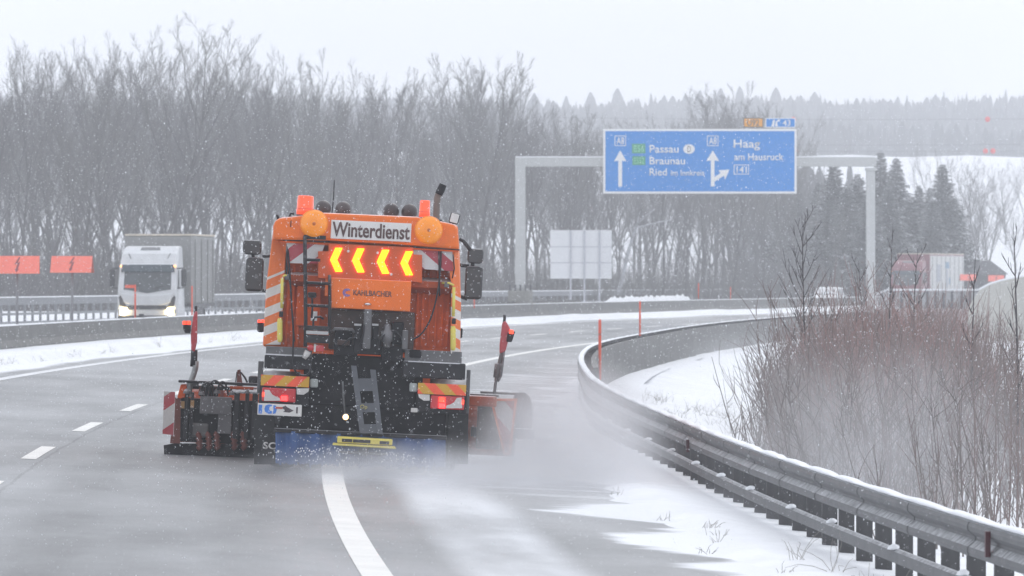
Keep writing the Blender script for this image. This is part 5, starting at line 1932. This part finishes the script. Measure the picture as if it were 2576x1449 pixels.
def shrub(seed, H, R, nst, ntw, m, spread=.25, r0=.011):
    rg = random.Random(seed)
    S, W = Twigs(), Twigs()
    for k in range(nst):
        a, rr = rg.random() * 6.28, R * sqrt(rg.random())
        p = Vector((cos(a) * rr, sin(a) * rr, -.25))
        d = Vector((cos(a) * spread * rg.random() + rg.gauss(0, .08), sin(a) * spread * rg.random() + rg.gauss(0, .08), 1)).normalized()
        L = H * rg.uniform(.45, 1.0)
        pts, _ = wander(rg, p, d, L, 6, .035, .03)
        r = r0 * rg.uniform(.6, 1.2)
        S.tube(pts, [r * (1 - .75 * i / 6) for i in range(7)], 3)
        for w in range(ntw):
            t = rg.uniform(.22, .97) * 6
            j = min(int(t), 5)
            q_ = pts[j].lerp(pts[j + 1], t - j)
            wd = Vector((rg.gauss(0, .42), rg.gauss(0, .42), 1)).normalized()
            wp2, _ = wander(rg, q_, wd, rg.uniform(.2, .75), 3, .12, .05)
            W.tube(wp2, [.0052, .0048, .004, .0025], 3)
    return S.mesh('stem', m), W.mesh('crown', m)


sh_protos = [shrub(500, 3.2, .8, 50, 8, M_STEM), shrub(501, 3.0, .9, 54, 8, M_STEM2), shrub(502, 3.4, .7, 38, 8, M_STEM), shrub(503, 2.8, .9, 48, 7, M_STEM2), shrub(504, 3.3, .8, 42, 7, M_STEM3),
             shrub(505, 3.6, .9, 15, 8, M_STEM2, r0=.013), shrub(506, 3.4, .8, 13, 9, M_STEM, r0=.013)]
# main thicket
spots = []
for k in range(92):
    Z = rg.uniform(80, 150)
    spots.append((rg.uniform(2080, 2400), Z))
spots += [(2070, 112), (2085, 118), (2080, 106), (2095, 124), (2110, 92), (2160, 88), (2220, 84), (2290, 80), (2060, 134), (2075, 142)]
for i, (px, Z) in enumerate(spots):
    X = at(px, 0, Z).x
    u = X - road_x(Z)
    if u < 6.3 or (Z < 98 and px > 2300):
        continue
    g = th(X - road_x(Z), Z)
    ytop = (rg.uniform(650, 720) if rg.random() < .16 else rg.uniform(735, 830)) + 60 * max(0, (2130 - px) / 80)
    H = max(2.0, min(4.4, at(0, ytop, Z).z - g))
    red_ = 2120 < px < 2420 and rg.random() < .45
    k = 4 if red_ else rg.choice((0, 1, 2, 3))
    wh = 'at its left end near the tall sapling' if px < 2120 else 'in front of the right gantry post' if px < 2230 else 'in front of the red lorry cab' if px < 2320 else 'below the dark-posted railing'
    near = 'reddish' if red_ else ('red-brown' if k in (0, 2) else 'grey-brown')
    plant('bush', (('stem', sh_protos[k][0]), ('crown', sh_protos[k][1])), X, Z, g, rg.uniform(.9, 1.25), rg.random() * 6.28, 'leafless %s bush of the thicket %s' % (near, wh), 'bush', '%s bushes %s' % (near, wh),
          sz=H / 3.2)
# sparser stems at the right edge
for i in range(24):
    px = rg.uniform(2400, 2640)
    Z = rg.uniform(66, 125)
    X = at(px, 0, Z).x
    if X - road_x(Z) < 5.8:
        continue
    g = th(X - road_x(Z), Z)
    ytop = rg.uniform(690, 860)
    H = max(1.8, at(0, ytop, Z).z - g)
    k = rg.choice((5, 6))
    plant('bush', (('stem', sh_protos[k][0]), ('crown', sh_protos[k][1])), X, Z, g, rg.uniform(.8, 1.1), rg.random() * 6.28, 'sparse tall leafless shrub standing in snow ' + ('beside the dense thicket' if px < 2490 else 'at the right picture edge'), 'bush', 'sparse shrubs ' + ('beside the thicket' if px < 2490 else 'at the right edge'), sz=H / 3.4)


def sapling(px, yt, Z, seed, label, group=None, w=.3, nb=22, m=None):
    X = at(px, 0, Z).x
    g = th(X - road_x(Z), Z)
    H = at(px, yt, Z).z - g
    rg = random.Random(seed)
    T, C = Twigs(), Twigs()
    pts, _ = wander(rg, Vector((0, 0, -.3)), Vector((0, 0, 1)), H + .3, 10, .012, .01)
    T.tube(pts, [.034 * (1 - .9 * i / 10) for i in range(11)], 6)
    for b in range(nb):
        t = .30 + .66 * (b + rg.random()) / nb
        j = min(int(t * 10), 9)
        p = pts[j].lerp(pts[j + 1], t * 10 - j)
        a = b * 2.4 + rg.random()
        L = H * w * (1.1 - t) * rg.uniform(.7, 1.3) + .2
        bp, _ = wander(rg, p, Vector((cos(a) * .6, sin(a) * .6, .85)).normalized(), L, 5, .05, .05)
        C.tube(bp, [.011, .010, .008, .006, .005, .003], 4)
        for s in range(3):
            k = rg.randint(1, 4)
            sp2, _ = wander(rg, bp[k], ((bp[k + 1] - bp[k]).normalized() + Vector((rg.gauss(0, .35), rg.gauss(0, .35), .2))).normalized(), L * .35, 3, .06, .05)
            C.tube(sp2, [.006, .0055, .005, .003], 3)
    o = empty('sapling', (X, Z, g), (0, 0, seed), label=label, cat='tree', group=group)
    put('trunk', T.mesh('trunk', M_BARKD), o)
    put('crown', C.mesh('crown', M_BARKD), o)


M_BARKD = mat('dark_bark', (.05, .042, .045), rough=.8, var=.3)
sapling(2035, 540, 118, 3, 'dark slender leafless sapling standing tallest out of the bushes, left of the right gantry post', w=.36, nb=26)
sapling(2186, 655, 122, 8, 'thin leafless sapling in front of the right gantry post', w=.22, nb=14)
sapling(2240, 560, 126, 9, 'thin tall leafless sapling in front of the red lorry cab', w=.14, nb=12)
sapling(2300, 620, 120, 12, 'thin leafless sapling in front of the pale trailer side', w=.22, nb=14)
sapling(2440, 640, 100, 15, 'thin curved shoot in front of the beige wing wall', w=.12, nb=8)
sapling(2560, 560, 96, 17, 'tall thin shoot at the right picture edge in front of the beige wing wall', w=.2, nb=9)

# dry grass: beside the rail and along the snow bank
M_GRASS = mat('dry_grass_blades', (.27, .255, .23), rough=.9, var=.3)
G = Twigs()
rg = random.Random(9)


def tuft(u, Z, n, h, sp):
    c = Vector(rp(u, Z, .05))
    for k in range(n):
        p = c + Vector((rg.gauss(0, sp), rg.gauss(0, sp * 2), 0))
        d = Vector((rg.gauss(0, .5), rg.gauss(0, .5), 1)).normalized()
        pts, _ = wander(rg, p, d, h * rg.uniform(.4, 1.2), 3, .25, -.1)
        G.tube(pts, [.003, .003, .0025, .0015], 3)


for k in range(10):
    Z = rg.uniform(50, 76)
    tuft(3.55 + .25 * wob(Z * 14, 7) + rg.gauss(0, .12), Z, 7, .11, .05)
for k in range(4):
    tuft(3.9 + rg.gauss(0, .2), rg.uniform(48, 66), 8, .35, .05)
for k in range(40):
    tuft(-9.15 + rg.gauss(0, .1), rg.uniform(120, 260), 8, .22 if rg.random() < .85 else .5, .08)
for k in range(40):
    tuft(rg.uniform(5.4, 8), rg.uniform(85, 150), 10, .3, .12)
me = G.mesh('dry_grass', M_GRASS)
tag(put('dry_grass', me), 'dry grass blades poking out of the snow along the road edges', 'grass', kind='stuff')

# undergrowth along the edge of the wood
ug = [shrub(520, 3.2, 1.3, 40, 12, M_TWIG, spread=.5, r0=.02), shrub(521, 3.2, 1.4, 40, 12, M_TWIG2, spread=.6, r0=.02)]
rg = random.Random(31)
px = -120
while px < 2080:
    px += rg.uniform(16, 28)
    Z = zfront(max(px, 0)) + rg.uniform(4, 30)
    X = at(px, 0, Z).x
    g = terrain_z(X, Z)
    k = rg.randrange(2)
    w_ = wood_place(px).replace('above', 'below the trees above')
    s = rg.uniform(1.1, 1.8)
    plant('shrub', (('stem', ug[k][0]), ('crown', ug[k][1])), X, Z, g, s, rg.random() * 6.28, 'low bare shrub ' + w_, 'shrub', 'low shrubs ' + w_, sz=s * rg.uniform(.6, 1.05))

# far wood on the hill: conifers and bare crowns that melt into one mass
F = MB()
rg = random.Random(21)
for k in range(10400):
    Z = rg.uniform(1190, 1720) if k % 4 else rg.uniform(1560, 1720)
    px = rg.uniform(-150, 2750)
    X = at(px, 0, Z).x
    if Z < 1290 and px > 2150 and rg.random() < .4:
        continue
    if k >= 9600:                                     # a nearer spur of the wood on the slope
        Z = rg.uniform(660, 820)
        px = 1880 + 470 * rg.random() ** 1.4
        X = at(px, 0, Z).x
    g = terrain_z(X, Z) - 1
    h = (rg.uniform(6, 10.5) if k < 9600 else rg.uniform(5, 9) * (.35 + .65 * sstep((2330 - px) / 260))) * (1 + .25 * wob(X * 3, Z))
    if rg.random() < .03:
        h *= 1.25
    r = h * rg.uniform(.11, .18)
    n = 4
    a0 = rg.random()
    kk = len(F.v)
    if rg.random() < .6:
        lv = ((.0, 1.0), (.30, .95), (.32, .70), (.58, .62), (.60, .40), (.80, .32), (1.0, .03))
    else:
        lv = ((.0, .35), (.25, .6), (.45, .85), (.7, .9), (.88, .55), (1.0, .1))
    for t, w in lv:
        for j in range(n):
            a = a0 + 2 * pi * j / n
            q_ = r * w * rg.uniform(.75, 1.2)
            F.v.append((X + q_ * cos(a), Z + q_ * sin(a), g + t * h))
    for i in range(len(lv) - 1):
        for j in range(n):
            j2 = (j + 1) % n
            F.f.append((kk + i * n + j, kk + i * n + j2, kk + (i + 1) * n + j2, kk + (i + 1) * n + j))
fo = F.build('far_woods', mat('far_wood', (.052, .055, .056), rough=1, var=.4, vs=.05, snow=.5), fix=False)
tag(fo, 'hazy wooded hill ridge far behind the motorway', 'wood', kind='stuff')

# ------------------------------------------------------------------ falling snow
rg = random.Random(4)
b = MB()
fl = [(1, 0, 0), (-1, 0, 0), (0, 1, 0), (0, -1, 0), (0, 0, 1), (0, 0, -1)]
fc = [(0, 2, 4), (2, 1, 4), (1, 3, 4), (3, 0, 4), (2, 0, 5), (1, 2, 5), (3, 1, 5), (0, 3, 5)]
NFL = 64000
for k in range(NFL):
    Y = rg.uniform(14, 130)
    w = 1.5 + Y * .085
    x, z = rg.uniform(-w, w), rg.uniform(-.2, 1.4 + Y * .075)
    r = rg.uniform(.0018, .0046) * (1 if rg.random() < .93 else 1.6)
    if Y < 60:
        r *= (Y / 60) ** 1.3
    e = rg.uniform(1, 1.8)
    n = len(b.v)
    b.v += [(x + p[0] * r, Y + p[1] * r, z + p[2] * r * e) for p in fl]
    b.f += [tuple(i + n for i in f) for f in fc]
M_FLAKE = mat('snowflake', (.9, .92, .95), rough=.8, var=0)
tag(b.build('falling_snow', M_FLAKE, fix=False), 'fine snowflakes falling in the air', 'snow', kind='stuff')

# ------------------------------------------------------------------ air: haze over the whole scene, snow dust whirled up by the plough


def volume_mat(name, dens, col=(.955, .968, .995), cloud=None, aniso=.2):
    m = bpy.data.materials.new(name)
    m.use_nodes = True
    n, l = m.node_tree.nodes, m.node_tree.links
    n.remove(n['Principled BSDF'])
    v = n.new('ShaderNodeVolumePrincipled')
    v.inputs['Color'].default_value = (*col, 1)
    v.inputs['Density'].default_value = dens
    v.inputs['Anisotropy'].default_value = aniso
    l.new(v.outputs[0], n['Material Output'].inputs['Volume'])
    if cloud:
        sc, thr, hi = cloud
        tc = n.new('ShaderNodeTexCoord')
        ln = n.new('ShaderNodeVectorMath')
        ln.operation = 'LENGTH'
        l.new(tc.outputs['Object'], ln.inputs[0])
        fo_ = n.new('ShaderNodeMapRange')
        fo_.interpolation_type = 'SMOOTHSTEP'
        fo_.inputs[1].default_value = 1.0
        fo_.inputs[2].default_value = .15
        l.new(ln.outputs['Value'], fo_.inputs[0])
        ge = n.new('ShaderNodeNewGeometry')
        nz = n.new('ShaderNodeTexNoise')
        nz.inputs['Scale'].default_value = sc
        nz.inputs['Detail'].default_value = 4
        nz.inputs['Roughness'].default_value = .6
        l.new(ge.outputs['Position'], nz.inputs['Vector'])
        nm = n.new('ShaderNodeMapRange')
        nm.inputs[1].default_value = thr
        nm.inputs[2].default_value = hi
        l.new(nz.outputs[0], nm.inputs[0])
        mu = n.new('ShaderNodeMath')
        mu.operation = 'MULTIPLY'
        l.new(fo_.outputs[0], mu.inputs[0])
        l.new(nm.outputs[0], mu.inputs[1])
        m2 = n.new('ShaderNodeMath')
        m2.operation = 'MULTIPLY'
        m2.inputs[1].default_value = dens
        l.new(mu.outputs[0], m2.inputs[0])
        l.new(m2.outputs[0], v.inputs['Density'])
    return m


HAZE = .00074
hz = MB().bx(-960, 960, -40, 1830, -4.5, 72).build('haze', volume_mat('haze_air', HAZE, aniso=.0))
tag(hz, kind='stuff')


def spray(c, s, dens, cloud, label):
    b = MB().lathe([(.02, -1), (.38, -.92), (.70, -.70), (.92, -.38), (1, 0), (.92, .38), (.70, .70), (.38, .92), (.02, 1)], (0, 0, 0), n=20)
    o = b.build('snow_spray', volume_mat('snow_dust', dens, cloud=cloud, aniso=.1))
    o.location = c
    o.scale = s
    tag(o, label, 'snow spray', kind='stuff')
    return o


spray((-1.1, 79.2, -.15), (3.0, 6.6, .72), 1.2, (1.5, .38, .70), 'low snow dust whirled up behind the truck wheels')
spray((.75, 83.0, .1), (1.6, 9.0, 1.55), 1.0, (1.1, .38, .70), 'snow dust streaming along the right side of the truck')
spray((6.6, 165, .2), (2.4, 40, 1.0), .025, (.25, .25, .7), 'snow dust drifting over the far bend of the guardrail')
spray((4.6, 82, .1), (2.5, 13, 1.9), .17, (.9, .36, .68), 'pale cloud of snow dust drifting through the bushes')
spray((.9, 70, -.2), (2.6, 10, .5), .15, (1.5, .3, .72), 'thin snow dust creeping over the hard shoulder')
